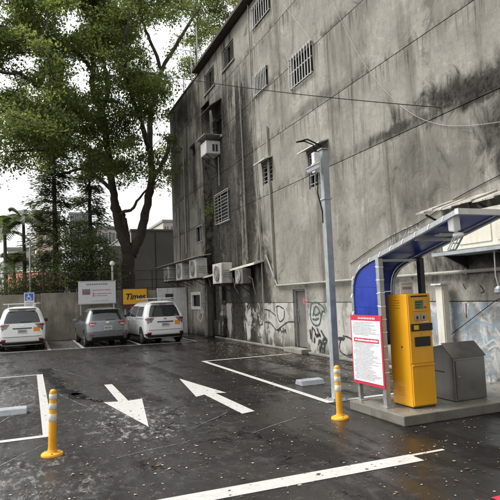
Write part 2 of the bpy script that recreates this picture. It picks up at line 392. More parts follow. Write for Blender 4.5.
# ================================================================== GROUND
g = MB().add([(-300, -60, 0), (300, -60, 0), (300, 500, 0), (-300, 500, 0)], [(0, 1, 2, 3)]).build('ground', 'asphalt'); props(g, kind='structure')
def paint(x0, x1, y0, y1, name='painted_line', z=.004):
    return MB().add([(x0, y0, z), (x1, y0, z), (x1, y1, z), (x0, y1, z)], [(0, 1, 2, 3)]).build(name, 'road_paint', g)
def paintpoly(pts, name, z=.004): return MB().add([(a, b, z) for a, b in pts], [tuple(range(len(pts)))]).build(name, 'road_paint', g)
paint(.15, .29, 7.85, 14.8); paint(-9, .15, 7.85, 7.98); paint(-9, .15, 14.7, 14.8)          # left bay
paint(4.36, 4.48, 7.86, 14.5); paint(4.36, 7.2, 7.74, 7.86); paint(4.36, 7.1, 14.5, 14.62)     # right bay along the wall
paint(-4, 3.72, 4.66, 4.9); paint(3.72, 4.15, 4.84, 4.89)                                        # stop line
paintpoly([(-9, 23.7), (6.0, 21.25), (6.0, 21.37), (-9, 23.83)], 'painted_line')                   # row line
def ry(x): return 21.31-(x-6)*.163
for x in (-2.25, .62, 1.83, 3.95, 6.15): paintpoly([(x, ry(x)+.1), (x+.12, ry(x)+.08), (x+.12, 27.3), (x, 27.3)], 'painted_line')
for i in range(9):
    y = 22.6+i*.55; paintpoly([(.76, y), (1.81, y-.35+.0), (1.81, y-.23), (.76, y+.12)], 'painted_hatch')
paintpoly([(1.44, 12.0), (1.60, 11.97), (1.59, 9.84), (1.84, 9.9), (1.51, 7.68), (1.18, 9.95), (1.42, 9.86)], 'painted_arrow')
paintpoly([(3.02, 11.85), (3.31, 9.55), (3.13, 9.66), (3.15, 7.82), (2.92, 7.75), (2.91, 9.62), (2.72, 9.49)], 'painted_arrow')
ck = [on(*q, 2, 0) for q in ((45, 369), (47, 374), (54, 379), (58, 386), (66, 391), (75, 394), (82, 398), (92, 400), (103, 402))]
pts = []; wd = []
for a, b in zip(ck[:-1], ck[1:]):
    for t in np.linspace(0, 1, 7)[:-1]:
        pts.append(a*(1-t)+b*t+np.array([rng.normal()*.03, rng.normal()*.07, 0])); wd.append((.1+.3*rng.random())*(1 if len(pts) < 38 else .35))
MB().ribbon(pts, wd, (0, 0, 1), .003).build('tar_crack', 'tar', g)
sr = random.Random(5)
for x, y, a, l in ((1.0, 9.2, -.25, 2.2), (.75, 8.2, .35, 1.6), (1.9, 7.2, .9, 1.2), (2.3, 10.5, -.1, 3), (.9, 6.4, 1.2, .9), (1.6, 6.2, -.8, 1.1), (-.4, 6.6, .5, 1.2), (3.0, 13, .2, 3), (1.2, 13.5, -.3, 2.5), (.6, 10.6, .1, 1.8), (2.6, 6.6, 1.0, 1.0), (-.2, 12.6, -.2, 2.2), (-.5, 9, .3, 1.5))[::2]:
    pts = []; cv = sr.uniform(-.12, .12)
    for i in range(14): t = i/13; pts.append((x+math.sin(a+cv*t)*l*t+sr.uniform(-.008, .008), y+math.cos(a+cv*t)*l*t, 0))
    MB().ribbon(pts, [sr.uniform(.004, .02) for _ in pts], (0, 0, 1), .0025).build('scratch', 'scratch_pale', g)
MB().add([(6.2, 1, .003), (6.2, 4.0, .003), (4.55, 4.05, .003), (3.4, 1, .003)], [(0, 1, 2, 3)]).build('pavement_patch', 'pavement_pale', g)
p = on(494, 498, 2, 0); MB().bx(p[0]-.02, p[0]+.5, p[1]-.35, p[1]+.01, .004, .006).build('red_marking', 'red_paint', g)
soil = MB().bx(-60, 7.3, 27.9, 60, 0, .35).build('planting_ground', 'soil'); props(soil, kind='structure')

# ================================================================== CONCRETE BUILDING
W = 7.5
B = thing('concrete_building', 'tall stained grey concrete apartment building with graffiti along its base', 'building', (W, 10, 0))
#  windows: y0, y1, z0, z1, style
WIN = [(15.74, 17.3, 11.2, 12.0, 'bars'), (16.2, 17.3, 8.76, 9.5, 'bars'), (13.1, 14.5, 7.96, 8.92, 'bars2'), (16.17, 17.0, 5.5, 6.2, 'grid'),
       (12.55, 13.7, 4.72, 5.74, 'grid'), (20.4, 22.05, 4.82, 6.12, 'cage'), (21.75, 23.15, 10.95, 11.85, 'shut'), (19.3, 20.62, 11.05, 11.9, 'shut'),
       (25.0, 26.0, 8.65, 9.28, 'open'), (24.15, 25.3, 4.36, 5.16, 'sash'), (24.85, 26.3, 1.28, 1.93, 'white'), (21.0, 22.2, 8.55, 9.4, 'open'),
       (3.2, 4.7, 4.8, 5.7, 'bars2'), (3.2, 4.7, 8.1, 9.0, 'bars2')]
DOOR = (14.28, 15.1, .14, 1.88)
holes = [q[:4] for q in WIN] + [DOOR]
def holed(mb, x0, dep, y0, y1, z0, z1):
    hs_ = [(max(a, y0), min(b, y1), max(c, z0), min(d, z1)) for a, b, c, d in holes if a < y1 and b > y0 and c < z1 and d > z0]
    ys = sorted({y0, y1, *[q for h_ in hs_ for q in h_[:2]]}); zs = sorted({z0, z1, *[q for h_ in hs_ for q in h_[2:]]})
    inh = lambda y, z: any(a < y < b and c < z < d for a, b, c, d in hs_)
    for ya, yb in zip(ys[:-1], ys[1:]):
        for za, zb in zip(zs[:-1], zs[1:]):
            if not inh((ya+yb)/2, (za+zb)/2): mb.add([(x0, yb, za), (x0, ya, za), (x0, ya, zb), (x0, yb, zb)], [(0, 1, 2, 3)])
        for z, e_ in ((z0, 1e-4), (z1, -1e-4)):
            if not inh((ya+yb)/2, z+e_): mb.add([(x0, ya, z), (x0, yb, z), (x0+dep, yb, z), (x0+dep, ya, z)], [(0, 1, 2, 3)])
    for y in (y0, y1): mb.add([(x0, y, z0), (x0, y, z1), (x0+dep, y, z1), (x0+dep, y, z0)], [(0, 1, 2, 3)])
    for a, b, c, d in hs_:
        D = .2
        for y in (a, b):
            if y0 < y < y1: mb.add([(x0, y, c), (x0, y, d), (x0+D, y, d), (x0+D, y, c)], [(0, 1, 2, 3)])
        for z in (c, d):
            if z0 < z < z1: mb.add([(x0, a, z), (x0, b, z), (x0+D, b, z), (x0+D, a, z)], [(0, 1, 2, 3)])
    return mb
GZ = [1.48, 5.12, 6.92, 8.74, 10.58]; gw = .009
zb_ = [0]+GZ+[12.3]
secs = [(-6, 22.6), (23.85, 29.8)]
for i in range(6):
    z0 = zb_[i]+(gw if i else 0); z1 = zb_[i+1]-(gw if i < 5 else 0)
    for (ya, yb) in (secs if i < 5 else [(-6, 29.8)]):
        holed(MB(), W, .05, ya, yb, z0, z1).build('wall_panel', 'concrete_lower' if i == 0 else 'concrete_wall', B, world=True)
        if i < 5 or False: holed(MB(), W+.03, .02, ya+.001, yb-.001, z1-.001, z1+2*gw+.001).build('wall_joint', 'joint_dark', B, world=True)
MB().add([(W+.5, 22.6, 0), (W+.5, 23.85, 0), (W+.5, 23.85, 10.6), (W+.5, 22.6, 10.6), (W+.04, 23.85, 0), (W+.04, 23.85, 10.6), (W+.04, 22.6, 0), (W+.04, 22.6, 10.6)],
         [(0, 1, 2, 3), (1, 4, 5, 2), (0, 3, 7, 6)]).build('wall_recess', 'concrete_wall', B, world=True)
core = MB(); core.bx(W+.52, 20, -6, 29.78, 0, 12.28); core.add([(W+.05, 29.8, 0), (W+.6, 29.8, 0), (W+.6, 29.8, 12.3), (W+.05, 29.8, 12.3)], [(0, 1, 2, 3)]); core.build('building_core', 'concrete_wall', B, world=True)
ev = MB(); ev.bx(W-.32, 20.1, -6.2, 24.1, 12.36, 12.5); ev.build('roof_eave', 'rusty_steel', B, bevel=.02, world=True)
MB().bx(W-.04, W+.3, 24.12, 29.83, 12.302, 12.4).build('parapet_coping', 'concrete_wall', B, bevel=.01, world=True)
MB().bx(W+.02, W+.3, -6.1, 24.1, 12.301, 12.358).build('roof_slab', 'joint_dark', B, world=True)
for (a, b, c, d, sty) in WIN:
    dep = {'open': .19, 'white': .1}.get(sty, .12)
    wnd = MB().bx(W+dep, W+dep+.02, a-.03, b+.03, c-.03, d+.03).build('window', 'dark_window', B, world=True)
    fr = MB(); t = .05
    fx0, fx1 = (W-.03, W+.06) if sty in ('white', 'sash') else (W+.04, W+.09)
    if sty != 'open':
        fr.bx(fx0, fx1, a, a+t, c, d); fr.bx(fx0, fx1, b-t, b, c, d); fr.bx(fx0, fx1, a+t, b-t, c, c+t); fr.bx(fx0, fx1, a+t, b-t, d-t, d)
        fr.build('frame', 'white_metal' if sty in ('white',) else 'frame_grey', wnd, world=True)
    if sty == 'white':
        m = MB(); m.bx(W-.04, W+.0, a-.1, a-.001, c-.1, d+.1); m.bx(W-.04, W+.0, b+.001, b+.1, c-.1, d+.1); m.bx(W-.04, W, a, b, c-.1, c-.001); m.bx(W-.04, W, a, b, d+.001, d+.1)
        m.build('surround', 'white_metal', wnd, world=True)
    if sty in ('bars', 'bars2', 'cage'):
        x = W-.06; m = MB()
        for z in ([c+.02, d-.02] + ([(c+d)/2] if sty != 'bars' else [])): m.bx(x-.012, x+.012, a-.03, b+.03, z-.012, z+.012)
        for y in (a, b):
            for z in (c+.02, d-.02): m.bx(x, W+.05, y-.01, y+.01, z-.01, z+.01)
        m.build('grille_rail', 'bar_white', wnd, world=True)
        if sty == 'cage':
            for i in range(9): z = c+.1+i*(d-c-.2)/8; MB().bx(x-.016, x-.008+.001, a-.03, b+.03, z-.011, z+.011).build('bar', 'bar_grey', wnd, world=True)
            for y in (a-.03, (a+b)/2, b+.03): MB().bx(x-.03, x-.016, y-.02, y+.02, c, d).build('bar', 'bar_grey', wnd, world=True)
        else:
            nb = 9
            for i in range(nb): y = a+.02+i*(b-a-.04)/(nb-1); MB().bx(x-.03, x-.013, y-.017, y+.017, c-.02, d+.02).build('bar', 'bar_white', wnd, world=True)
    if sty == 'grid':
        for i in range(4): z = c+.13+i*(d-c-.26)/3; MB().bx(W+.02, W+.038, a, b, z-.012, z+.012).build('bar', 'frame_grey', wnd, world=True)
        MB().bx(W+.0, W+.019, (a+b)/2-.015, (a+b)/2+.015, c, d).build('bar', 'frame_grey', wnd, world=True)
        MB().prism([(W-.001, d+.12), (W-.3, d+.02), (W-.3, d+.05), (W-.001, d+.16)], a-.05, b+.1, 1).build('hood', 'white_metal', wnd, world=True)
    if sty == 'shut':
        mid = (a+b)/2
        for ya, yb in ((a+.05, mid-.12), (mid+.12, b-.05)):
            for i in range(9): z = c+.08+i*(d-c-.16)/8; MB().box((W+.06, (ya+yb)/2, z), (.05, yb-ya, .012), Matrix.Rotation(.6, 3, 'Y')).build('slat', 'shutter', wnd, world=True)
        MB().bx(W-.05, W+.03, a-.08, b+.08, c-.06, c-.001).build('sill', 'concrete_plain', wnd, world=True)
    if sty == 'sash':
        MB().bx(W+.02, W+.1, (a+b)/2-.02, (a+b)/2+.02, c+t, d-t).build('mullion', 'frame_grey', wnd, world=True)
        MB().add([(W+.115, a+.05, c+.05), (W+.115, (a+b)/2-.02, c+.05), (W+.115, (a+b)/2-.02, d-.05), (W+.115, a+.05, d-.05)], [(0, 1, 2, 3)]).build('pane', 'bldg_grey', wnd, world=True)
# door
dr = MB().bx(W+.12, W+.16, DOOR[0]+.05, DOOR[1]-.05, DOOR[2], DOOR[3]-.05).build('door', 'door_metal', B, world=True)
m = MB(); m.bx(W+.06, W+.17, DOOR[0], DOOR[0]+.05, DOOR[2], DOOR[3]); m.bx(W+.06, W+.17, DOOR[1]-.05, DOOR[1], DOOR[2], DOOR[3]); m.bx(W+.06, W+.17, DOOR[0]+.05, DOOR[1]-.05, DOOR[3]-.05, DOOR[3]); m.build('frame', 'frame_grey', dr, world=True)
m = MB(); m.bx(W+.09, W+.115, 14.96, 14.99, .9, 1.15); m.bx(W+.1, W+.121, 14.94, 15.01, 1.2, 1.27); m.build('handle', 'galvanised', dr, world=True)
m = MB(); 
for i in range(14): m.add([(W+.117, 14.55+rng.normal()*.07+q[0], 1.5+rng.normal()*.05+q[1]) for q in ((-.04, -.02), (.03, -.03), (.05, .03), (-.02, .03))], [(0, 1, 2, 3)])
m.v = [(x-.0003*(i//4), y, z) for i, (x, y, z) in enumerate(m.v)]
m.build('graffiti', 'pink_paint', dr, world=True)
MB().bx(W-.3, W+.13, 14.1, 15.3, .0, .14).build('doorstep', 'concrete_plain', B, bevel=.015, world=True)
MB().bx(W-.1, W-.001, -6, 14.08, 0, .07).build('wall_plinth', 'concrete_plain', B, bevel=.02, world=True)
MB().bx(W-.1, W-.001, 15.32, 22.6, 0, .07).build('wall_plinth', 'concrete_plain', B, bevel=.02, world=True)
# pipes and conduits
def pipe(name, pts, r_, mat='pipe_grey', n=8): return MB().tube(pts, r_, n).build(name, mat, B, smooth=True, world=True)
pipe('conduit', [(W-.07, -6, 2.03), (W-.07, 16.1, 2.03)], .035)
br = MB()
for y in np.arange(-5, 16, 1.6): br.bx(W-.07, W, y-.015, y+.015, 1.985, 2.075)
br.build('conduit_bracket', 'galvanised', B, world=True)
pipe('downpipe', [(W-.07, 17.52, 12.3), (W-.07, 17.48, 7), (W-.07, 17.25, 3.2), (W-.07, 17.2, .1)], .024)
pipe('downpipe', [(W-.06, 16.35, 7.4), (W-.06, 16.3, 4.6), (W-.06, 16.25, 2.06)], .04, 'pipe_grey')
pipe('downpipe', [(W-.06, 18.7, 10.3), (W-.06, 18.6, 5.6), (W-.06, 18.62, 3.1)], .02)
pipe('downpipe', [(W-.06, 26.95, 9.0), (W-.06, 26.9, 4.0)], .04)
pipe('downpipe', [(W-.06, 28.3, 6.6), (W-.06, 28.3, 3.5)], .05)
pipe('diagonal_brace', [(W-.05, 16.9, 3.1), (W-.05, 16.1, 2.05)], .03)
for y, h_ in ((25.7, 1.5), (24.6, 2.6), (27.2, 1.2)): pipe('roof_pole', [(W+.15, y, 12.35), (W+.15, y, 12.35+h_)], .03, 'galvanised')
m = MB().prism([(W-.002, 10.0), (W-.55, 9.62), (W-.55, 9.66), (W-.002, 10.04)], 20.9, 22.3, 1).build('window_hood', 'rusty_steel', B, world=True)
m = MB().bx(W-.05, W-.001, 20.9, 22.3, 8.4, 8.5).build('window_sill', 'concrete_plain', B, world=True)
MB().bx(W-.02, W-.001, 24.9, 26.2, 5.2, 6.15).build('blocked_window', 'concrete_plain', B, bevel=.01, world=True)
# cast pilaster and low ledges at the stained foot of the wall
MB().bx(W-.16, W-.001, 21.3, 21.7, .13, 2.2).build('pilaster', 'concrete_lower', B, bevel=.02, world=True)
MB().bx(W-.1, W-.001, 21.75, 22.6, .13, .75).build('ledge', 'concrete_lower', B, bevel=.02, world=True)
# graffiti: strokes traced on the plane of the wall
def strokes(lst, wd, mat, off=.004, X=W, res=6):
    for k_, st in enumerate(lst):
        m = MB(); P = [on(*q, 0, X) for q in st]; Q = []
        n = len(P)
        for i in range(n-1):
            p0, p1, p2, p3 = P[max(i-1, 0)], P[i], P[i+1], P[min(i+2, n-1)]
            for t in np.linspace(0, 1, res, endpoint=(i == n-2)):
                Q.append(.5*((2*p1)+(p2-p0)*t+(2*p0-5*p1+4*p2-p3)*t*t+(3*p1-p0-3*p2+p3)*t**3))
        m.ribbon(Q, [wd*(.75+.5*abs(math.sin(i*.7+k_))) for i in range(len(Q))], (-1, 0, 0), off+.0012*k_)
        m.build('graffiti', mat, B, world=True)
cx, cy = 316, 314
face = [[(310.5, 308), (312, 303.5), (316, 302.5), (321, 305), (324, 309), (325, 313)], [(311, 306), (310.5, 315), (312, 322), (316, 325.5), (319.5, 324), (321, 317), (320, 312)],
        [(313, 316), (315, 307), (318, 308), (319.5, 312), (316, 315), (313.5, 313)], [(312.5, 319), (316, 319.5), (319, 318)], [(321, 317), (322.5, 311.5), (325, 311)]]
strokes(face, .05, 'graffiti_green')
tags = [[(312.5, 327), (312, 335), (312.3, 342)], [(312, 327), (315, 331), (316, 336), (318.5, 336), (315.5, 333.5)], [(317, 328), (318.5, 332), (320.5, 336), (317.5, 334)],
        [(321, 330), (323, 334), (326.5, 340), (323.5, 339)], [(325, 337), (323, 341), (325.5, 343.5), (327, 340), (325.5, 337.5)], [(318.5, 345), (320, 340), (321.5, 344), (320, 351)], [(318.6, 341), (321.5, 342)],
        [(322, 343), (325, 345), (324, 352)], [(322, 348), (325, 348.5)], [(315, 337), (314.5, 343)], [(310.5, 329), (311, 339)], [(320.5, 346), (320, 351)]]
strokes(tags, .055, 'graffiti_black')
strokes([[(269, 310), (269.2, 319)], [(269, 310), (274, 314), (276, 316)], [(276, 307), (279, 306), (284, 309)], [(277, 307), (277.5, 315), (280, 321.5), (284, 318), (284.5, 310)],
         [(265, 322), (270, 322.5), (274, 327), (277, 330), (281, 327), (288, 322), (296, 322)], [(262, 309), (269, 310)], [(257, 321), (260, 325), (263, 323.5)]], .035, 'graffiti_black')
strokes([[(281, 330), (281.5, 334)], [(283, 327.5), (284, 333)], [(282, 331.5), (286, 330)], [(285, 329), (286.2, 333.5)], [(278, 331), (281, 329)]], .05, 'graffiti_black')
strokes([[(338, 338), (345, 338.5)], [(338.5, 339), (344, 339.6)]], .06, 'graffiti_black')
strokes([[(341, 340), (339.5, 346), (341, 352), (347, 355.5), (353, 354)], [(343, 336), (348, 337), (353, 340)]], .04, 'graffiti_black')
strokes([[(199, 310), (197, 316), (201, 321), (203, 315), (200, 311), (204, 312)], [(197, 318), (203, 309), (201, 323)]], .08, 'graffiti_white')
def letters(word, x0, y0, cw, ch, dx, dy):
    G = {'N': [[(0, 1), (.1, 0), (.7, 1), (.8, 0)]], 'U': [[(0, 0), (.05, .8), (.4, 1), (.75, .8), (.8, 0)]], 'Z': [[(0, .05), (.8, 0), (.05, 1), (.85, .95)]], 'E': [[(.8, 0), (.1, .05), (0, 1), (.8, 1)], [(.05, .5), (.6, .48)]],
         'S': [[(.8, .1), (.3, 0), (.1, .3), (.7, .6), (.6, .95), (0, .95)]], 'R': [[(0, 1), (.05, 0), (.7, .1), (.6, .5), (.1, .55), (.8, 1)]], 'I': [[(.3, 0), (.35, 1)]], 'A': [[(0, 1), (.4, 0), (.8, 1)], [(.15, .65), (.65, .6)]], 'T': [[(0, .05), (.85, 0)], [(.4, 0), (.4, 1)]], 'K': [[(0, 0), (.05, 1)], [(.75, 0), (.1, .55), (.8, 1)]]}
    L = []
    for i, ch_ in enumerate(word):
        for st in G[ch_]: L.append([(x0+i*dx+u_*cw+random.uniform(-.2, .2), y0+i*dy+v_*ch+random.uniform(-.4, .4)) for u_, v_ in st])
    return L
strokes(letters('NUZES', 388, 235, 6.5, 13, 7, -3), .014, 'graffiti_white', res=4)
strokes([[(486, 345), (494, 340), (500, 346), (508, 338)], [(488, 350), (496, 346), (506, 350)]], .04, 'graffiti_white')
strokes([[(446, 292), (447, 310), (446, 330)], [(466, 303), (466.5, 318)], [(463, 284), (466, 289)], [(480, 285), (484, 291), (481, 293)]], .02, 'graffiti_black')

# ================================================================== things on the wall
def ac_unit(label, y, x, z, wd=.9, ht=.9, dp=.36, mat='ac_casing', group='air conditioners on the wall'):
    t = thing('air_conditioner', label, 'air conditioner', (x, y, z), 0, group)       # x: outer face, y: nearer end
    MB().bx(0, dp, 0, wd, .06, ht).build('casing', mat, t, bevel=.025)
    r_ = min(wd, ht)*.36; fy = wd*.5
    MB().lathe((-.022, fy, ht*.53), [(r_, 0), (r_, .02)], 20, 'X').build('fan_opening', 'ac_dark', t)
    gq = MB()
    for rr in (r_, r_*.72, r_*.42, r_*.15):
        n = 20; pts = [(-.026, fy+rr*math.cos(2*math.pi*i/n), ht*.53+rr*math.sin(2*math.pi*i/n)) for i in range(n+1)]
        gq.tube(pts, .009, 4, False)
    for i in range(6): a = i*math.pi/6; gq.bar((-.03, fy-r_*math.cos(a), ht*.53-r_*math.sin(a)), (-.03, fy+r_*math.cos(a), ht*.53+r_*math.sin(a)), .008, .008)
    gq.build('fan_grille', 'ac_casing', t)
    lv = MB()
    for i in range(4): lv.bx(.1, dp-.06, -.006, -.001, .3+i*.09*ht, .32+i*.09*ht)
    lv.build('louvre', 'ac_dirty', t)
    for yy in (.1, wd-.1):
        b_ = MB(); b_.bar((-.03, yy, .03), (W-x, yy, .03), .04, .05); b_.bar((.2, yy, .0), (W-x, yy, -.25), .025, .025); b_.build('bracket', 'rusty_steel', t)
    MB().tube([(dp*.6, -.02, .3), (dp, -.07, .22), (dp+.05, -.05, -.1), (W-x-.03, .0, -.35)], .018, 6).build('hose', 'cable_pale', t)
    return t
ac_unit('weathered air conditioner nearest the camera in the row of three under the ledge', 23.15, 6.82, 2.56, 1.15, .95, .52)
ac_unit('weathered air conditioner in the middle of the row of three under the ledge', 25.6, 6.82, 2.58, 1.15, .95, .52)
ac_unit('weathered air conditioner farthest along the row of three, above the white van', 28.3, 6.82, 2.62, 1.15, .95, .52)
ac_unit('large pale air conditioner beside the slanting board', 19.7, 6.8, 2.2, 1.1, .85, .45)
ac_unit('small dark air conditioner tucked under the slanting board', 17.95, 6.98, 2.12, .8, .6, .34, 'ac_dirty')
t = thing('ledge_awning', 'thin corrugated awning above the row of three air conditioners', 'awning', (W, 25.5, 3.5))
m = MB()
for i in range(24):
    y = 23.0+i*.335; m.prism([(W-.001, 3.66), (W-.78, 3.53), (W-.78, 3.55), (W-.001, 3.68)], y, y+.31, 1)
m.build('awning_sheet', 'white_metal', t, world=True)
m = MB(); m.bx(W-.74, W-.7, 23.0, 31.0, 3.47, 3.53); m.build('front_rail', 'rusty_steel', t, world=True)
for y in (23.9, 25.2, 27.5, 29.5): MB().bar((W, y, 3.2), (W-.7, y, 3.5), .03, .03).build('bracket', 'rusty_steel', t, world=True)
m = MB(); a = on(199, 279.5, 0, 7.12); b = on(254, 264.5, 0, 7.12)
t = thing('slanting_board', 'long pale slanting awning board over the lower air conditioners', 'awning', tuple(a))
m = MB(); A0, B0 = Vector(a), Vector(b)
m.add([A0, B0, B0+Vector((.38, 0, .1)), A0+Vector((.38, 0, .1)), A0+Vector((0, 0, .07)), B0+Vector((0, 0, .07)), B0+Vector((.38, 0, .17)), A0+Vector((.38, 0, .17))],
      ((0, 1, 2, 3), (7, 6, 5, 4), (0, 4, 5, 1), (1, 5, 6, 2), (2, 6, 7, 3), (3, 7, 4, 0)))
m.build('awning_sheet', 'cream_metal', t, world=True)
for q in (.15, .5, .85): P = A0.lerp(B0, q); MB().bar(P+Vector((.05, 0, 0)), P+Vector((.38, 0, -.25)), .03, .03).build('bracket', 'rusty_steel', t, world=True)
# window air conditioner high on the wall
t = thing('window_air_conditioner', 'white box air conditioner sticking out high on the stained wall', 'air conditioner', (W, 22, 8.2), 0, 'air conditioners on the wall')
MB().bx(W-.62, W, 21.3, 22.1, 7.75, 8.3).build('casing', 'white_metal', t, bevel=.02, world=True)
m = MB(); m.bx(W-.35, W-.12, 21.285, 21.299, 7.85, 8.15); m.build('vent', 'ac_dark', t, world=True)
MB().bx(W-.25, W-.22, 21.27, 21.284, 7.85, 8.15).build('vent_bar', 'white_metal', t, world=True)
MB().bx(W-.75, W, 21.1, 22.3, 8.5, 8.53).build('cover_sheet', 'corrugated', t, world=True)
for y in (21.4, 22.0): MB().bar((W-.6, y, 7.73), (W, y, 7.3), .03, .03).build('bracket', 'rusty_steel', t, world=True)
for y in (21.3, 22.1): MB().bx(W-.6, W-.57, y-.015, y+.015, 8.3, 8.5).build('stay', 'rusty_steel', t, world=True)
MB().bar((W-.1, 21.3, 7.6), (W-.1, 21.32, 6.4), .03, .03).build('drain_pipe', 'cable_pale', t, world=True)
# small weed growing on the wall
t = thing('wall_weed', 'small green weed growing out of the stained wall beside the caged window', 'plant', (W-.02, 22.9, 5.55))
C = np.array([W-.1, 22.75, 5.6])+rng.normal(size=(420, 3))*np.array([.13, .3, .2]); np_mesh('foliage', leaf_quads(C-np.array([W-.02, 22.9, 5.55]), .09), 0, 'leaf_shrub', t)
m = MB()
for i in range(7): m.tube([(.5, -.1, -.15), (.0, rng.normal()*.1, 0), (-.12, rng.normal()*.3, rng.normal()*.15+.05)], [.012, .008, .004], 4)
m.build('stem', 'bark', t)
# right hand awning, cabinet and its shelf
t = thing('corrugated_awning', 'weathered corrugated awning jutting from the wall above the cream cabinet', 'awning', (W, 7, 3.2))
P0 = on(417, 212, 0, 6.9); P1 = on(500, 192, 0, 6.9)
for i in range(16):
    y = 8.42-i*.24; z0 = 3.16+.02*math.sin(i*1.7); MB().prism([(6.9, z0), (W, z0+.2), (W, z0+.225), (6.9, z0+.03)], y-.225, y, 1).build('sheet', 'corrugated', t, world=True)
for y in (8.2, 6.9, 5.4): MB().bar((6.95, y, 3.13), (W, y, 2.9), .03, .03).build('bracket', 'rusty_steel', t, world=True)
t = thing('wall_cabinet', 'cream metal cabinet on a bracket shelf under the corrugated awning', 'cabinet', (W, 7, 2.4))
MB().bx(6.98, W, 4.6, 7.85, 2.4, 3.04).build('casing', 'cream_metal', t, bevel=.015, world=True)
for y in (7.05, 6.2, 5.4): MB().bx(6.965, 6.979, y-.36, y+.36, 2.48, 2.97).build('panel', 'cream_metal', t, bevel=.006, world=True)
MB().bx(6.85, W, 4.5, 8.0, 2.32, 2.38).build('shelf', 'galvanised_dull', t, world=True)
for y in (7.8, 6.6, 5.2): MB().prism([(6.95, 2.318), (W, 2.318), (W, 2.08)], y-.02, y+.02, 1).build('bracket', 'dark_steel', t, world=True)
MB().tube([(6.93, 6.62, 2.31), (6.93, 6.63, 1.9), (6.95, 6.6, 1.72)], .012, 6).build('hanging_cord', 'cable_pale', t, world=True)
MB().lathe((6.95, 6.6, 1.64), [(.03, .1), (.07, .06), (.075, 0), (.03, -.03)], 10).build('cord_weight', 'galvanised_dull', t, world=True)
t = thing('meter_cabinet', 'narrow pale electrical cabinet standing behind the yellow machine', 'cabinet', (7.25, 8.3, 0))
MB().bx(7.22, 7.38, 8.22, 8.4, .0, 1.8).build('casing', 'cream_metal', t, bevel=.012, world=True)
MB().bx(7.16, 7.42, 8.17, 8.45, 1.802, 1.83).build('lid', 'white_metal', t, world=True)
MB().bx(7.24, 7.36, 8.205, 8.218, .3, 1.7).build('door', 'cream_metal', t, bevel=.004, world=True)
# cables
def cable(label, pts, r_=.012, mat='cable_black', sag=None):
    P = [np.array(q, float) for q in pts]
    if sag is not None:
        a, b = P; P = [a*(1-s)+b*s-np.array([0, 0, 4*sag*s*(1-s)]) for s in np.linspace(0, 1, 30)]
    o = MB().tube(P, r_, 5).build('overhead_cable', mat, None, smooth=True); return props(o, label, 'cable')
cable('black overhead cable sagging from the tree across the upper wall', [on(-40, 22, 1, 26), on(441, 107.5, 0, 7.49)], .009, sag=.55)
def curve_on(pxs, X):
    P = [on(*q, 0, X) for q in pxs]; Q = []
    for i in range(len(P)-1):
        p0, p1, p2, p3 = P[max(i-1, 0)], P[i], P[i+1], P[min(i+2, len(P)-1)]
        for t_ in np.linspace(0, 1, 6, endpoint=(i == len(P)-2)): Q.append(.5*((2*p1)+(p2-p0)*t_+(2*p0-5*p1+4*p2-p3)*t_*t_+(3*p1-p0-3*p2+p3)*t_**3))
    return Q
cable('pale loose cable looping down the upper right of the wall', curve_on([(328, -12), (342, 22), (366, 66), (400, 105), (440, 124.5), (505, 121), (560, 100)], 7.47), .005, 'cable_pale')
cable('short pale wire slanting down to the top of the barred window', curve_on([(272, -10), (312, 41)], 7.47), .006, 'cable_pale')
cable('thin black cable running along the wall above the blue canopy', curve_on([(350, 264), (385, 240), (420, 222), (460, 196), (520, 165)], 7.48), .008)
cable('thin dark wire slanting over the pale painted wall beside the steel box', [(7.46, 8.5, .75), (7.46, 7.2, 1.48), (7.46, 5.9, 2.0)], .007)
cable('thin pale wire dropping straight down the upper wall past the barred windows', [(7.46, 13.05, 9.0), (7.46, 12.95, 5.2), (7.46, 13.0, 2.05)], .008, 'cable_pale')

# ================================================================== KIOSK
sb = MB().bx(4.42, 7.37, 5.88, 7.16, 0, .13).build('kiosk_plinth', 'slab_concrete', None, bevel=.012); props(sb, 'low concrete plinth carrying the yellow machine and the steel box', 'plinth')
K = thing('kiosk_canopy', 'silver framed canopy with blue panels curving over the yellow machine', 'canopy', (4.6, 6.8, .13))
XL, XR, YP = 4.6, 5.32, 6.47
prof = [(7.12, .13), (7.16, 1.2), (7.17, 1.72), (7.155, 1.84), (7.12, 1.94), (7.06, 2.02), (6.97, 2.085), (6.85, 2.135), (6.7, 2.18), (6.5, 2.225), (5.7, 2.42), (4.87, 2.62)]
for x in (XL, XR):
    m = MB()
    for (a, b), (c, d) in zip(prof[:-1], prof[1:]): m.bar((x, a, b), (x, c, d), .058, .055, (1, 0, 0))
    m.build('rib', 'galvanised', K, world=True)
    MB().bx(x-.038, x+.038, YP-.038, YP+.038, .13, 2.2).build('post', 'galvanised' if x < 5 else 'dark_steel', K, bevel=.004, world=True)
    MB().bx(x-.07, x+.07, YP-.08, YP+.08, .131, .142).build('base_plate', 'galvanised', K, world=True)
    MB().bx(x-.06, x+.06, 7.03, 7.158, .131, .142).build('base_plate', 'galvanised', K, world=True)
m = MB()
for (a, b), (c, d) in zip(prof[2:-1], prof[3:]): m.add([(XL+.035, a, b+.012), (XR-.035, a, b+.012), (XR-.035, c, d+.012), (XL+.035, c, d+.012), (XL+.035, a, b+.022), (XR-.035, a, b+.022), (XR-.035, c, d+.022), (XL+.035, c, d+.022)], [(0, 1, 2, 3), (4, 7, 6, 5), (0, 4, 5, 1), (3, 2, 6, 7)])
m.build('roof_panel', 'blue_panel', K, world=True)
MB().bx(XL+.035, XR-.035, 7.165, 7.175, .9, 1.72).build('back_panel', 'blue_panel', K, world=True)
pl = [(7.13, .9), (7.135, 1.72), (7.125, 1.83), (7.09, 1.92), (7.03, 1.99), (6.95, 2.05), (6.84, 2.1), (6.69, 2.145), (6.51, 2.18), (6.51, .9)]
MB().prism(pl, XL-.005, XL+.005, 0).build('side_panel', 'blue_panel', K, world=True)
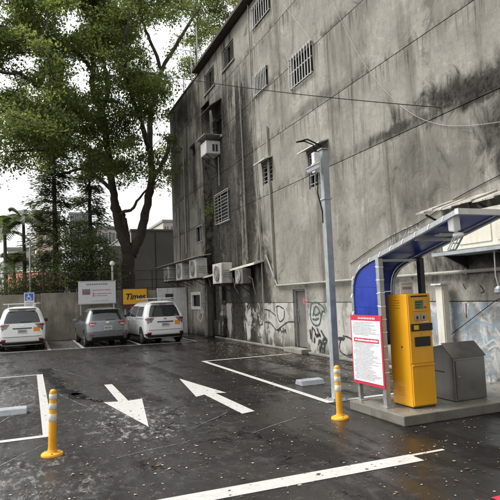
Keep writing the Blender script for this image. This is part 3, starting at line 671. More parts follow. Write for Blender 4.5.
for z in (1.15, 1.5, 1.8): MB().bar((XL-.006, 6.515, z), (XL-.006, 7.13, z+.03), .006, .014).build('side_panel_rib', 'blue_panel', K, world=True)
MB().bar((XL-.03, 4.87, 2.62), (XR+.03, 4.87, 2.62), .06, .068).build('front_beam', 'white_metal', K, world=True)
for a, b in ((6.5, 2.17), (5.7, 2.385)): MB().bar((XL+.03, a, b), (XR-.03, a, b), .035, .035).build('cross_beam', 'galvanised', K, world=True)
L = np.cumsum([0]+[math.dist(p, q) for p, q in zip(prof[:-1], prof[1:])])
for i in range(12):       # white ties holding the panels
    u_ = (.24+i*.064)*L[-1]
    y_ = np.interp(u_, L, [p[0] for p in prof]); z_ = np.interp(u_, L, [p[1] for p in prof])
    y2 = np.interp(u_+.009, L, [p[0] for p in prof]); z2 = np.interp(u_+.009, L, [p[1] for p in prof])
    MB().bar((XL, y_, z_), (XL, y2+.02, z2+.004), .068, .065, (1, 0, 0)).build('tie', 'white_clean', K, world=True)
for i in range(9): z = .6+i*.185; MB().box((XL, YP, z), (.085, .085, .01), Matrix.Rotation(.12*((i % 3)-1), 3, 'X')).build('tie', 'white_clean', K, world=True)
MB().bx(4.75, 5.18, 5.36, 5.48, 2.4, 2.435).build('tube_light', 'galvanised', K, bevel=.01, world=True)
FL = thing('floodlight', 'white floodlight with a grey cage hanging at the canopy tip', 'lamp', (4.65, 4.95, 2.58))
rt = Matrix.Rotation(R(-14), 3, 'Y') @ Matrix.Rotation(R(12), 3, 'X')
MB().box((4.67, 5.03, 2.51), (.11, .1, .2), rt).build('housing', 'white_clean', FL, bevel=.02, world=True)
MB().lathe((4.75, 5.06, 2.36), [(.02, .045), (.06, .03), (.065, 0), (.04, -.03)], 14).build('lamp_head', 'white_clean', FL, smooth=True, world=True)
m = MB()
for i in range(9): a = 2*math.pi*i/9; m.tube([(4.75+.055*math.cos(a), 5.06+.055*math.sin(a), 2.35), (4.71+.05*math.cos(a), 5.14+.05*math.sin(a), 2.2)], .007, 5)
m.lathe((4.71, 5.14, 2.19), [(.05, 0), (.05, .015)], 12); m.lathe((4.73, 5.1, 2.27), [(.056, 0), (.056, .008)], 12); m.build('cage', 'galvanised_dull', FL, world=True)
MB().bar((4.68, 5.03, 2.42), (4.73, 5.06, 2.37), .03, .03).build('arm', 'white_clean', FL, world=True)
# payment machine (front face looks towards -Y)
PM = thing('payment_machine', 'tall yellow parking payment machine on the concrete plinth', 'payment machine', (5.0, 6.37, .13))
x0, x1, yf, yb, zt = 4.8, 5.2, 6.15, 6.6, 1.68
MB().bx(x0, x1, yf+.02, yb, .15, zt).build('casing', 'yellow_machine', PM, bevel=.012, world=True)
MB().bx(x0+.015, x1-.015, yf+.03, yb-.01, .13, .16).build('base', 'dark_steel', PM, world=True)
dn = MB().bx(x0+.012, x1-.012, yf, yf+.021, .17, .72).build('lower_door', 'yellow_machine', PM, bevel=.006, world=True)
ud = MB().bx(x0+.012, x1-.012, yf+.004, yf+.021, .735, 1.665).build('upper_door', 'yellow_machine', PM, bevel=.006, world=True)
MB().bx(x0+.02, x1-.02, yf-.02, yf-.001, .7, .718).build('door_lip', 'yellow_machine', dn, world=True)
MB().bx(4.88, 5.12, yf-.012, yf+.003, 1.44, 1.62).build('display_bezel', 'yellow_machine', PM, bevel=.004, world=True)
MB().bx(4.91, 5.05, yf-.016, yf-.0125, 1.47, 1.59).build('screen', 'screen', PM, world=True)
m = MB()
for i in range(3): m.bx(4.92, 4.99+.02*i, yf-.0175, yf-.0165, 1.49+i*.035, 1.5+i*.035)
m.build('screen_text', 'print_black', PM, world=True)
for i in range(3): MB().bx(5.065, 5.1, yf-.018, yf-.0125, 1.475+i*.045, 1.505+i*.045).build('button', ('red_paint', 'sign_yellow', 'awning_green')[i], PM, bevel=.003, world=True)
for i in range(2): MB().bx(4.9+i*.11, 4.98+i*.11, yf-.01, yf+.003, 1.31, 1.4).build('coin_slot', 'galvanised', PM, bevel=.006, world=True)
m = MB()
for i in range(2): m.bx(4.925+i*.11, 4.955+i*.11, yf-.0115, yf-.0105, 1.33, 1.375)
m.build('slot_mouth', 'black_plastic', PM, world=True)
MB().bx(4.83, 5.19, yf-.012, yf+.003, 1.17, 1.27).build('card_reader', 'black_plastic', PM, bevel=.005, world=True)
MB().bx(4.87, 4.95, yf-.016, yf-.0125, 1.19, 1.25).build('card_label', 'sign_yellow', PM, world=True)
MB().bx(4.88, 5.14, yf-.015, yf+.003, .96, 1.09).build('receipt_tray', 'black_plastic', PM, bevel=.01, world=True)
MB().lathe((5.0, yf+.004, 1.13), [(.014, 0), (.014, -.012)], 10, 'Y').build('lock', 'galvanised', PM, world=True)
for z in (.3, 1.5):
    for i in range(4): MB().box((x0-.003, 6.4, z+i*.035), (.012, .14, .01), Matrix.Rotation(.5, 3, 'Y')).build('vent_slat', 'yellow_machine', PM, world=True)
MB().lathe((x0-.004, 6.33, .95), [(.014, 0), (.014, .008)], 10, 'X').build('lock', 'dark_steel', PM, world=True)
pc = MB().bx(4.81, 5.03, 6.3, 6.312, 1.681, 1.85).build('placard', 'cream_metal', PM, bevel=.003, world=True)
m = MB()
for i in range(5): m.bx(4.845+i*.032, 4.868+i*.032, 6.2955, 6.299, 1.745, 1.785); 
m.bx(4.83, 5.01, 6.2955, 6.299, 1.82, 1.828); m.build('placard_print', 'print_grey', pc, world=True)
MB().bx(5.03, 5.13, yf-.001, yf+.003, 1.285, 1.3).build('label', 'sign_white', PM, world=True)
MB().bx(4.86, 5.14, yf-.001, yf+.003, 1.635, 1.655).build('label', 'print_black', PM, world=True)
# red bordered notice board on the left side of the canopy
NB = thing('notice_board', 'white notice board with red border hung on the canopy side', 'notice board', (4.54, 6.8, .385))
MB().bx(4.535, 4.55, 6.41, 7.2, .385, 1.395).build('board', 'red_paint', NB, bevel=.003, world=True)
MB().bx(4.531, 4.534, 6.44, 7.17, .43, 1.315).build('paper', 'sign_white', NB, world=True)
m = MB()
for i in range(11):       # title, white lettering
    y = 6.99-i*.04; m.bx(4.5325, 4.5345, y-.028, y, 1.338, 1.35); m.bx(4.5325, 4.5345, y-.02, y-.008, 1.35, 1.368)
m.build('title_print', 'white_clean', NB, world=True)
m = MB(); m2 = MB(); rr = random.Random(3)
def row(mb, z, y0, y1, h_, x=4.5302):
    y = y0
    while y > y1:
        l = rr.uniform(.008, .022); mb.bx(x-.0006, x, y-l, y, z, z+h_*rr.uniform(.7, 1)); y -= l+rr.uniform(.003, .008)
zz = 1.285
while zz > .46:
    if not .99 < zz < 1.085: row(m, zz, 7.14 if rr.random() > .3 else 7.1, rr.uniform(6.47, 6.75), .0075)
    zz -= .02
m.build('small_print', 'print_grey', NB, world=True)
MB().bx(4.5295, 4.5308, 6.49, 7.12, 1.0, 1.06).build('red_bar', 'red_paint', NB, world=True)
row(m2, 1.018, 7.09, 6.53, .028, 4.529); m2.build('bar_print', 'white_clean', NB, world=True)
for y in (6.48, 7.13):
    for z in (.5, 1.2): MB().bx(4.55, 4.575, y-.015, y+.015, z-.015, z+.015).build('bracket', 'galvanised', NB, world=True)
# stainless box with a sloping lid
SB = thing('steel_box', 'stainless steel floor box with sloping lid right of the yellow machine', 'box', (5.87, 6.45, .13))
MB().prism([(6.22, .135), (6.22, .73), (6.43, .92), (6.8, .84), (6.8, .135)], 5.58, 6.16, 0).build('body', 'stainless', SB, bevel=.008, world=True)
MB().bx(5.61, 6.13, 6.208, 6.219, .17, .7).build('door', 'stainless', SB, bevel=.003, world=True)
MB().lathe((5.66, 6.2, .48), [(.012, 0), (.012, .02)], 10, 'Y').build('lock', 'chrome', SB, world=True)
m = MB()
for i in range(5): m.bx(5.574, 5.579, 6.42+i*.06, 6.46+i*.06, .52, .535)
m.build('vent', 'ac_dark', SB, world=True)
lid = MB().add([(5.56, 6.205, .738), (6.18, 6.205, .738), (6.18, 6.425, .937), (5.56, 6.425, .937), (5.56, 6.205, .744), (6.18, 6.205, .744), (6.18, 6.425, .943), (5.56, 6.425, .943)],
               [(0, 3, 2, 1), (4, 5, 6, 7), (0, 1, 5, 4), (1, 2, 6, 5), (2, 3, 7, 6), (3, 0, 4, 7)]).build('lid', 'stainless', SB, world=True)

# ================================================================== POLE, BOLLARDS, WHEEL STOPS
P = thing('steel_pole', 'tall galvanised square steel pole beside the red bordered notice', 'pole', (4.63, 7.9, 0))
MB().bx(-.058, .058, -.058, .058, .015, 4.15).build('shaft', 'galvanised_dull', P, bevel=.008)
MB().bx(-.14, .14, -.14, .14, 0, .014).build('base_plate', 'galvanised', P)
for sx in (-1, 1):
    for sy in (-1, 1): MB().lathe((sx*.1, sy*.1, .014), [(.016, 0), (.016, .025)], 6).build('bolt', 'galvanised', P)
MB().bx(-.08, .08, -.08, .08, 4.151, 4.17).build('cap', 'galvanised', P)
MB().bx(-.072, .072, -.072, .072, 3.3, 3.33).build('clamp', 'galvanised', P)
t = thing('security_camera', 'white security camera with dark cables on top of the steel pole', 'camera', (4.53, 7.9, 3.9))
MB().box((4.37, 7.82, 3.8), (.07, .22, .07), Matrix.Rotation(R(55), 3, 'Z') @ Matrix.Rotation(R(-22), 3, 'X')).build('body', 'white_clean', t, bevel=.015, world=True)
MB().box((4.36, 7.81, 3.845), (.09, .26, .012), Matrix.Rotation(R(55), 3, 'Z') @ Matrix.Rotation(R(-22), 3, 'X')).build('sun_shield', 'white_clean', t, world=True)
MB().bx(4.42, 4.53, 7.85, 7.95, 3.75, 4.1).build('junction_box', 'white_metal', t, bevel=.01, world=True)
MB().bar((4.35, 7.82, 3.85), (4.47, 7.88, 3.95), .03, .03).build('arm', 'white_metal', t, world=True)
MB().tube([(4.47, 7.9, 4.1), (4.45, 7.92, 4.24), (4.3, 7.95, 4.3), (4.15, 7.95, 4.27)], .012, 6).build('cable', 'cable_black', t, smooth=True, world=True)
MB().tube([(4.15, 7.95, 4.27), (4.35, 7.93, 4.33), (4.6, 7.9, 4.22), (4.6, 7.9, 4.172)], .013, 6).build('cable', 'cable_black', t, smooth=True, world=True)
MB().tube([(4.45, 7.9, 3.75), (4.42, 7.88, 3.5), (4.5, 7.88, 3.2), (4.53, 7.88, 3.0)], .012, 5).build('cable', 'cable_pale', t, smooth=True, world=True)
MB().tube([(4.48, 7.86, 3.75), (4.45, 7.85, 3.4), (4.53, 7.86, 3.1), (4.532, 7.87, 2.9)], .01, 5).build('cable', 'cable_black', t, smooth=True, world=True)
def bollard(label, x, y, h_, lean=(0, 0)):
    t = thing('bollard', label, 'bollard', (x, y, 0), 0, 'yellow flexible bollards')
    MB().lathe((0, 0, 0), [(.125, 0), (.125, .018), (.115, .03), (.06, .04), (.05, .07)], 24).build('base', 'yellow_post', t, smooth=True)
    bz = [(.2, .0)]
    def rad(z): return .047-.008*z/h_
    MB().lathe((0, 0, 0), [(rad(0)+.004, .05), (rad(.1), .1), (rad(h_), h_-.03), (rad(h_)-.01, h_-.008), (.015, h_)], 20).build('post', 'yellow_post', t, smooth=True)
    for i, (za, zb2) in enumerate(((h_*.52, h_*.63), (h_*.70, h_*.79), (h_*.85, h_*.93))):
        MB().lathe((0, 0, 0), [(rad(za)+.0015, za), (rad(za)+.003, za+.002), (rad(zb2)+.003, zb2-.002), (rad(zb2)+.0015, zb2)], 20).build('reflective_band', 'band_white', t, smooth=True)
    for i in range(3): a = 2.1*i+.4; MB().lathe((.092*math.cos(a), .092*math.sin(a), .03), [(.014, 0), (.014, .012)], 6).build('bolt', 'galvanised', t)
    t.rotation_euler = (lean[0], lean[1], 0); return t
bollard('yellow flexible bollard with white bands at the corner of the left bay', .23, 6.9, .75, (0, R(1.2)))
bollard('yellow flexible bollard with white bands in front of the steel pole', 3.98, 6.72, .73, (0, R(-1.2)))
def stop(label, x, y, L, mat='wheelstop'):
    t = thing('wheel_stop', label, 'wheel stop', (x, y, 0), 0, 'wheel stops in the bays')
    MB().prism([(-.15, 0), (-.1, .09), (.1, .1), (.15, 0)], -L/2, L/2, 0).build('body', mat, t, bevel=.015)
    for s in (-1, 1): MB().lathe((s*L*.3, 0, .088), [(.02, 0), (.02, .006)], 10).build('bolt', 'dark_steel', t)
stop('pale grey wheel stop in the left bay beside the near bollard', -.55, 9.8, 1.0)
stop('pale grey wheel stop in the leaf strewn bay along the graffiti wall', 5.0, 9.5, .5)

# ================================================================== CARS
def car(name, label, loc, rz, rings, paint, wheels, wr, hgt, glass, extra):
    T = thing(name, label, 'car', loc, rz, 'parked cars in a row')
    zs = np.array([r_[0] for r_ in rings]); YR = np.array([r_[1] for r_ in rings]); YF = np.array([r_[2] for r_ in rings]); HW = np.array([r_[3] for r_ in rings]); RC = np.array([r_[4] for r_ in rings])
    f = lambda A, z: float(np.interp(z, zs, A))
    def rear(x, z, off=0):
        yr, hw, rc = f(YR, z), f(HW, z), f(RC, z); ax = abs(x)
        # gently bowed rear with rounded corners
        y = yr + .06*(ax/hw)**2
        if ax > hw-rc: y += rc - math.sqrt(max(rc*rc-(ax-hw+rc)**2, 0))
        return Vector((x, y-off, z))
    def side(y, z, s, off=0):
        return Vector((s*(f(HW, z)+off-(.05*max(0, (y-2.6)/1.6)**2)), y, z))
    NZ = np.unique(np.concatenate([zs, np.linspace(zs[0], zs[-1], 30)])); vs = []; NP = 0
    for z in NZ:
        yr, yf, hw, rc = f(YR, z), f(YF, z), f(HW, z), f(RC, z); ring = []
        xs = np.concatenate([np.linspace(-(hw-rc), hw-rc, 9)]); A = np.linspace(0, math.pi/2, 6)[1:]
        for x in xs: ring.append((x, rear(x, z).y))
        y0_ = rear(hw-rc, z).y
        for a in A: ring.append((hw-rc+rc*math.sin(a), y0_+rc*(1-math.cos(a))+.06*(1-((hw-rc)/hw)**2)*0))
        rf_ = min(.45, (yf-yr)*.3)
        for y in np.linspace(y0_+rc, yf-rf_, 14)[1:]: ring.append((side(y, z, 1).x, y))
        hx = ring[-1][0]
        for a in A: ring.append((hx-.3*hx*(1-math.cos(a)), yf-rf_+rf_*math.sin(a)*.85))
        hx2, yy = ring[-1]; ring.append((hx2*.5, yf-rf_*.04)); ring.append((0, yf))
        left = [(-x, y) for x, y in ring[9:-1]][::-1]
        ring = ring + left; NP = len(ring); vs += [(x, y, z) for x, y in ring]
    fs = [(i*NP+j, i*NP+(j+1) % NP, (i+1)*NP+(j+1) % NP, (i+1)*NP+j) for i in range(len(NZ)-1) for j in range(NP)]
    fs += [tuple(range(NP-1, -1, -1)), tuple((len(NZ)-1)*NP+j for j in range(NP))]
    body = MB().add(vs, fs).build('body', paint, T, smooth=True)
    # wheel arches cut out of the body
    cut = MB()
    for y in wheels:
        for s in (-1, 1): cut.lathe((s*.75, y, wr), [(wr+.055, -.16), (wr+.055, .16)], 28, 'X')
    cu = cut.build('cutter', 'car_black', T)
    md = body.modifiers.new('arch', 'BOOLEAN'); md.object = cu; md.operation = 'DIFFERENCE'; md.solver = 'EXACT'
    bpy.context.view_layer.update()
    me = bpy.data.meshes.new_from_object(body.evaluated_get(bpy.context.evaluated_depsgraph_get())); body.modifiers.clear(); body.data = me
    bpy.data.objects.remove(cu)
    MB().bx(-.6, .6, wheels[0]-wr, wheels[1]+wr, .19, .3).build('underbody', 'car_black', T)
    for y in wheels:
        for s in (-1, 1):
            wh = MB().lathe((s*.73, y, wr), [(wr*.6, -.1), (wr*.95, -.1), (wr, -.075), (wr, .075), (wr*.95, .1), (wr*.6, .1)], 28, 'X').build('wheel', 'rubber', T, smooth=True)
            rm = MB(); rm.lathe((s*.79, y, wr), [(wr*.66, -.03), (wr*.66, .03)], 24, 'X'); rm.build('rim', 'car_black', wh)
            sp = MB()
            for i in range(5):
                a = i*2*math.pi/5+.3; sp.bar((s*.826, y, wr), (s*.826, y+wr*.62*math.cos(a), wr+wr*.62*math.sin(a)), .05, .02, (1, 0, 0))
            sp.lathe((s*.826, y, wr), [(.05, -.015), (.05, .015)], 12, 'X'); sp.build('spokes', 'alloy', wh)
    def rpatch(pname, mat, fn, z0, z1, off=.006, nz=8, nx=14, xl=None, xr=None):
        m = MB(); v = []
        for i in range(nz+1):
            z = z0+(z1-z0)*i/nz; a, b = fn((z-z0)/(z1-z0))
            for j in range(nx+1): v.append(rear(a+(b-a)*j/nx, z, off))
        m.add(v, [(i*(nx+1)+j, i*(nx+1)+j+1, (i+1)*(nx+1)+j+1, (i+1)*(nx+1)+j) for i in range(nz) for j in range(nx)])
        return m.build(pname, mat, T, smooth=True)
    def spatch(pname, mat, fn, z0, z1, s, off=.006, nz=6, nx=10):
        m = MB(); v = []
        for i in range(nz+1):
            z = z0+(z1-z0)*i/nz; a, b = fn((z-z0)/(z1-z0))
            for j in range(nx+1): v.append(side(a+(b-a)*j/nx, z, s, off))
        m.add(v, [(i*(nx+1)+j, i*(nx+1)+j+1, (i+1)*(nx+1)+j+1, (i+1)*(nx+1)+j) for i in range(nz) for j in range(nx)])
        return m.build(pname, mat, T, smooth=True)
    extra(T, rpatch, spatch, rear, side, f, YF)
    for s in (-1, 1):
        y = glass['mirror'][0]; z = glass['mirror'][1]; x = s*(f(HW, z)+.02)
        m = MB().box((x+s*.1, y, z), (.2, .1, .14)).build('mirror', 'car_black' if paint == 'car_white' else paint, T, bevel=.03, smooth=True)
    # windscreen, set on the raked front
    zb, zt_ = glass['screen']; v = []
    for i in range(7):
        z = zb+(zt_-zb)*i/6
        for j in range(9):
            q = -1+2*j/8; hw = f(HW, z)*.86; v.append((q*hw*.98, f(YF, z)+.012-.16*abs(q)**2.2*1.0, z))
    MB().add(v, [(i*9+j, i*9+j+1, (i+1)*9+j+1, (i+1)*9+j) for i in range(6) for j in range(8)]).build('windscreen', 'car_glass', T, smooth=True)
    return T
def plate_on(T, rear, z, wd=.33, ht=.16):
    y = min(rear(0, z).y, rear(0, z+ht).y)-.018
    p = MB().bx(-wd/2, wd/2, y, y+.01, z, z+ht).build('number_plate', 'plate', T)
    m = MB()
    for i in range(7): m.bx(-.13+i*.039, -.13+i*.039+.024, y-.0015, y-.0005, z+.04, z+.12)
    m.build('plate_print', 'plate_print', p)
VAN = [(.2, .12, 4.05, .72, .12), (.27, .05, 4.18, .8, .16), (.4, .01, 4.25, .83, .18), (.55, .0, 4.26, .842, .2), (.75, .02, 4.25, .848, .2), (.9, .04, 4.15, .848, .2), (1.0, .06, 3.85, .838, .2),
       (1.07, .08, 3.45, .825, .19), (1.2, .15, 3.2, .78, .2), (1.4, .25, 2.85, .715, .22), (1.53, .33, 2.62, .66, .22), (1.6, .4, 2.45, .6, .22), (1.645, .5, 2.25, .51, .2), (1.675, .66, 2.05, .39, .16), (1.688, .9, 1.8, .25, .1)]
def van_extra(T, rp, sp, rear, side, f, YF):
    rp('rear_window', 'car_glass', lambda t: (-(.74-.13*t), .74-.13*t), 1.05, 1.51)
    rp('rear_bumper', 'car_white', lambda t: (-.8, .8), .36, .52, .03, 4, 18)
    rp('bumper_trim', 'car_black', lambda t: (-.78, .78), .235, .335, .028, 3, 16)
    rp('tailgate_seam', 'car_black', lambda t: (-.68, .68), .525, .54, .004, 1, 14)
    for s in (-1, 1):
        rp('tail_light', 'lamp_smoke', lambda t, s=s: tuple(sorted((s*(.44+.14*(1-t)), s*.838))), .84, 1.02, .012, 4, 8)
        rp('light_lens', 'lamp_red', lambda t, s=s: tuple(sorted((s*(.56+.1*(1-t)), s*.836))), .93, .99, .018, 3, 6)
        rp('light_trim', 'car_black', lambda t, s=s: tuple(sorted((s*(.76-.1*t), s*.838))), .62, .86, .008, 3, 4)
        rp('reflector', 'lamp_red', lambda t, s=s: tuple(sorted((s*.58, s*.74))), .4, .45, .036, 1, 4)
        rp('corner_trim', 'car_black', lambda t, s=s: tuple(sorted((s*.6, s*.82))), .33, .4, .034, 2, 6)
        sp('side_window', 'car_glass', lambda t: (.48+.12*t, 1.32), 1.08, 1.47, s); sp('side_window', 'car_glass', lambda t: (1.38, 2.3), 1.06, 1.49, s)
        sp('side_window', 'car_glass', lambda t: (2.36, 3.1-.62*t), 1.06, 1.49, s)
        for y in (1.35, 2.33): sp('door_seam', 'car_black', lambda t, y=y: (y-.008, y+.008), .36, 1.0, s, .003, 4, 1)
        sp('sill_trim', 'car_black', lambda t: (1.05, 3.05), .24, .33, s, .006)
        sp('slide_rail', 'car_black', lambda t: (.3, 1.3), .985, 1.0, s, .006, 1, 6)
        for y in (1.5, 2.5): h_ = MB().tube([side(y-.02, .93, s, .005), side(y+.03, .93, s, .035), side(y+.16, .93, s, .035), side(y+.2, .93, s, .005)], .012, 6).build('door_handle', 'car_white', T, smooth=True)
        rk = MB(); rk.tube([(s*.5, .7, 1.66), (s*.5, .72, 1.76), (s*.5, 2.0, 1.77), (s*.5, 2.05, 1.66)], .016, 6); rk.build('roof_rail', 'galvanised', T, smooth=True)
    for y in (.75, 1.9): MB().bx(-.68, .68, y-.04, y+.04, 1.775, 1.81).build('roof_bar', 'white_metal', T, bevel=.01)
    rp('plate_recess', 'car_black', lambda t: (-.34, .34), .83, .87, .012, 2, 8)
    rp('badge', 'chrome', lambda t: (-.06, .06), .94, 1.0, .012, 2, 4)
    rp('sticker', 'orange_sticker', lambda t: (.4, .63), .72, .88, .009, 2, 4)
    rp('wiper', 'car_black', lambda t: (-.05, .35), 1.085, 1.1, .03, 1, 5)
    MB().bx(-.5, .5, .24, .5, 1.6, 1.625).build('spoiler', 'car_white', T, bevel=.012, smooth=True)
    rp('stop_lamp', 'lamp_red', lambda t: (-.14, .14), 1.535, 1.555, .02, 1, 4)
    plate_on(T, rear, .66)
    sp('door_sticker', 'orange_sticker', lambda t: (2.55, 2.85), .62, .86, -1)
    for s in (-1, 1): MB().box((s*.58, 4.05, .78), (.34, .16, .16)).build('headlight', 'lamp_clear', T, bevel=.04, smooth=True)
gl = {'mirror': (2.95, 1.06), 'screen': (1.1, 1.5)}
car('minivan', 'white minivan with orange sticker parked at the left edge beneath the blue sign', (-.27, 22.75, 0), R(1), VAN, 'car_white', (.68, 3.4), .31, 1.69, gl, van_extra)
car('minivan', 'white minivan with orange sticker parked beside the concrete building under the air conditioners', (5.06, 21.75, 0), R(5), VAN, 'car_white', (.68, 3.4), .31, 1.69, gl, van_extra)
HATCH = [(.19, .14, 3.75, .7, .14), (.26, .06, 3.88, .79, .2), (.4, .01, 3.94, .83, .25), (.55, .0, 3.95, .845, .27), (.7, .03, 3.9, .848, .27), (.82, .07, 3.6, .845, .26), (.9, .1, 3.2, .835, .25),
         (.97, .14, 2.98, .81, .24), (1.1, .26, 2.75, .755, .22), (1.25, .38, 2.45, .69, .2), (1.38, .48, 2.15, .625, .17), (1.44, .56, 2.0, .57, .15), (1.475, .75, 1.8, .46, .12), (1.49, 1.0, 1.55, .3, .1)]
def hatch_extra(T, rp, sp, rear, side, f, YF):
    rp('rear_window', 'car_glass', lambda t: (-(.66-.13*t), .66-.13*t), 1.0, 1.35)
    rp('rear_bumper', 'car_silver', lambda t: (-.78, .78), .4, .56, .035, 4, 18)
    rp('bumper_trim', 'car_black', lambda t: (-.62, .62), .22, .37, .03, 3, 16)
    rp('bumper_crease', 'galvanised', lambda t: (-.6, .6), .37, .395, .04, 1, 14)
    rp('tailgate_seam', 'car_black', lambda t: (-.6, .6), .565, .58, .006, 1, 12)
    for s in (-1, 1):
        rp('tail_light', 'lamp_red', lambda t, s=s: tuple(sorted((s*(.42+.1*(1-t)), s*.825))), .8, .93, .012, 4, 10)
        rp('light_lens', 'lamp_clear', lambda t, s=s: tuple(sorted((s*.5, s*.68))), .83, .87, .018, 2, 5)
        rp('reflector', 'lamp_red', lambda t, s=s: tuple(sorted((s*.56, s*.74))), .42, .46, .042, 1, 4)
        sp('side_window', 'car_glass', lambda t: (.75+.2*t, 1.42), .98, 1.33, s); sp('side_window', 'car_glass', lambda t: (1.48, 2.7-.62*t), .98, 1.35, s)
        for y in (1.45, 2.55): sp('door_seam', 'car_black', lambda t, y=y: (y-.008, y+.008), .34, .94, s, .003, 4, 1)
        sp('sill_trim', 'car_black', lambda t: (1.0, 2.9), .23, .3, s, .006)
        for y in (1.15, 2.15): MB().tube([side(y-.02, .86, s, .005), side(y+.03, .86, s, .035), side(y+.16, .86, s, .035), side(y+.2, .86, s, .005)], .012, 6).build('door_handle', 'car_silver', T, smooth=True)
        MB().box((s*.58, 3.72, .72), (.32, .2, .14)).build('headlight', 'lamp_clear', T, bevel=.04, smooth=True)
    rp('badge', 'chrome', lambda t: (-.06, .06), .9, .95, .012, 2, 4)
    rp('wiper', 'car_black', lambda t: (-.05, .33), 1.02, 1.035, .03, 1, 5)
    MB().bx(-.55, .55, .36, .6, 1.415, 1.44).build('spoiler', 'car_silver', T, bevel=.01, smooth=True)
    plate_on(T, rear, .63)
car('hatchback', 'silver grey hatchback parked between the two white minivans', (2.88, 22.35, 0), R(3), HATCH, 'car_silver', (.66, 3.2), .3, 1.49, {'mirror': (2.55, .98), 'screen': (1.0, 1.38)}, hatch_extra)

# ================================================================== BOUNDARY WALL, FENCE, SIGNS
BW = thing('boundary_wall', 'weathered brown grey concrete boundary wall behind the parked cars', 'wall', (0, 27.6, 0))
x = -16.0; i = 0
while x < 5.9:
    wd_ = 2.35; x2 = min(x+wd_, 5.95)
    MB().bx(x+.012, x2-.012, 27.5+.012*((i*7) % 3), 27.75, 0, 2.22+.015*((i*5) % 3)).build('wall_section', 'boundary_concrete', BW, bevel=.012, world=True); x = x2; i += 1
MB().bx(-16, 5.95, 27.56, 27.74, 0, 2.15).build('wall_core', 'boundary_concrete', BW, world=True)
t = thing('white_block_wall', 'low white painted wall with a small dark vent behind the right hand minivan', 'wall', (6.7, 27.3, 0))
MB().bx(5.97, 7.47, 27.2, 27.5, 0, 2.3).build('wall', 'white_metal', t, bevel=.01, world=True)
MB().bx(6.35, 6.75, 27.17, 27.199, 1.75, 2.0).build('vent', 'ac_dark', t, world=True)
FN = thing('wire_fence', 'rusty wire mesh fence on top of the boundary wall', 'fence', (0, 27.65, 2.25))
for x in np.arange(-15, 7.4, 2.6): MB().tube([(x, 27.66, 2.2), (x, 27.66, 3.25)], .03, 6).build('post', 'rusty_steel', FN, world=True)
for z in (3.22, 2.75, 2.33): MB().tube([(-15, 27.66, z), (7.4, 27.66, z+.02)], .018, 5).build('rail', 'rusty_steel', FN, world=True)
m = MB()
for x in np.arange(-15, 7.4, .16):
    m.bar((x, 27.66, 2.28), (x+.95, 27.66, 3.2), .006, .006); m.bar((x+.95, 27.665, 2.28), (x, 27.665, 3.2), .006, .006)
props(m.build('wire_mesh', 'rusty_steel', FN, world=True), kind='stuff')
t = thing('boundary_gatepost', 'pale fence post with a round lamp top behind the white information board', 'post', (3.85, 27.64, 2.2))
MB().tube([(3.85, 27.85, 0), (3.85, 27.85, 3.5)], .05, 8).build('post', 'white_metal', t, world=True)
MB().lathe((3.85, 27.85, 3.5), [(.04, 0), (.12, .06), (.13, .15), (.08, .24), (.02, .26)], 12).build('lamp', 'white_clean', t, smooth=True, world=True)
# white information board
t = thing('information_board', 'white information board on two legs behind the silver hatchback', 'sign', (3.02, 27.2, 0))
MB().bx(2.15, 3.9, 27.2, 27.24, 1.68, 2.72).build('board', 'sign_white', t, bevel=.006, world=True)
m = MB(); m.bx(2.12, 3.93, 27.19, 27.245, 2.721, 2.76); m.bx(2.12, 3.93, 27.19, 27.245, 1.64, 1.679); m.build('board_frame', 'galvanised', t, world=True)
for x in (2.25, 3.8): MB().bx(x-.035, x+.035, 27.25, 27.31, 0, 2.7).build('leg', 'galvanised', t, world=True)
m = MB()
for i in range(12):
    x = 2.52+i*.085
    m.bx(x, x+.065, 27.196, 27.199, 2.575, 2.585); m.bx(x+.005, x+.06, 27.196, 27.199, 2.61, 2.622); m.bx(x+.025, x+.04, 27.1965, 27.199, 2.56, 2.64); m.bx(x+.0, x+.015, 27.196, 27.1985, 2.56, 2.6)
m.build('title_print', 'print_black', t, world=True)
MB().bx(2.33, 2.7, 27.196, 27.199, 2.1, 2.37).build('picture_print', 'print_grey', t, world=True)
m = MB(); m.bx(2.36, 2.67, 27.194, 27.1955, 2.2, 2.24); m.bx(2.36, 2.67, 27.194, 27.1955, 2.13, 2.16); m.build('picture_stripe', 'red_roof', t, world=True)
m = MB(); x = 2.82
while x < 3.65: l = random.uniform(.03, .09); m.bx(x, x+l, 27.196, 27.199, 2.29, 2.33); x += l+.025
x = 2.82
while x < 3.5: l = random.uniform(.03, .09); m.bx(x, x+l, 27.196, 27.199, 1.78, 1.8); x += l+.025
m.build('small_print', 'print_grey', t, world=True)
m = MB()
for zz in (2.12, 2.02):
    x = 2.82
    while x < 3.7-(.2 if zz < 2.1 else 0): l = random.uniform(.03, .09); m.bx(x, x+l, 27.196, 27.199, zz, zz+.035); x += l+.02
m.bx(2.815, 2.85, 27.1955, 27.1995, 1.99, 2.2); m.build('red_print', 'print_red', t, world=True)
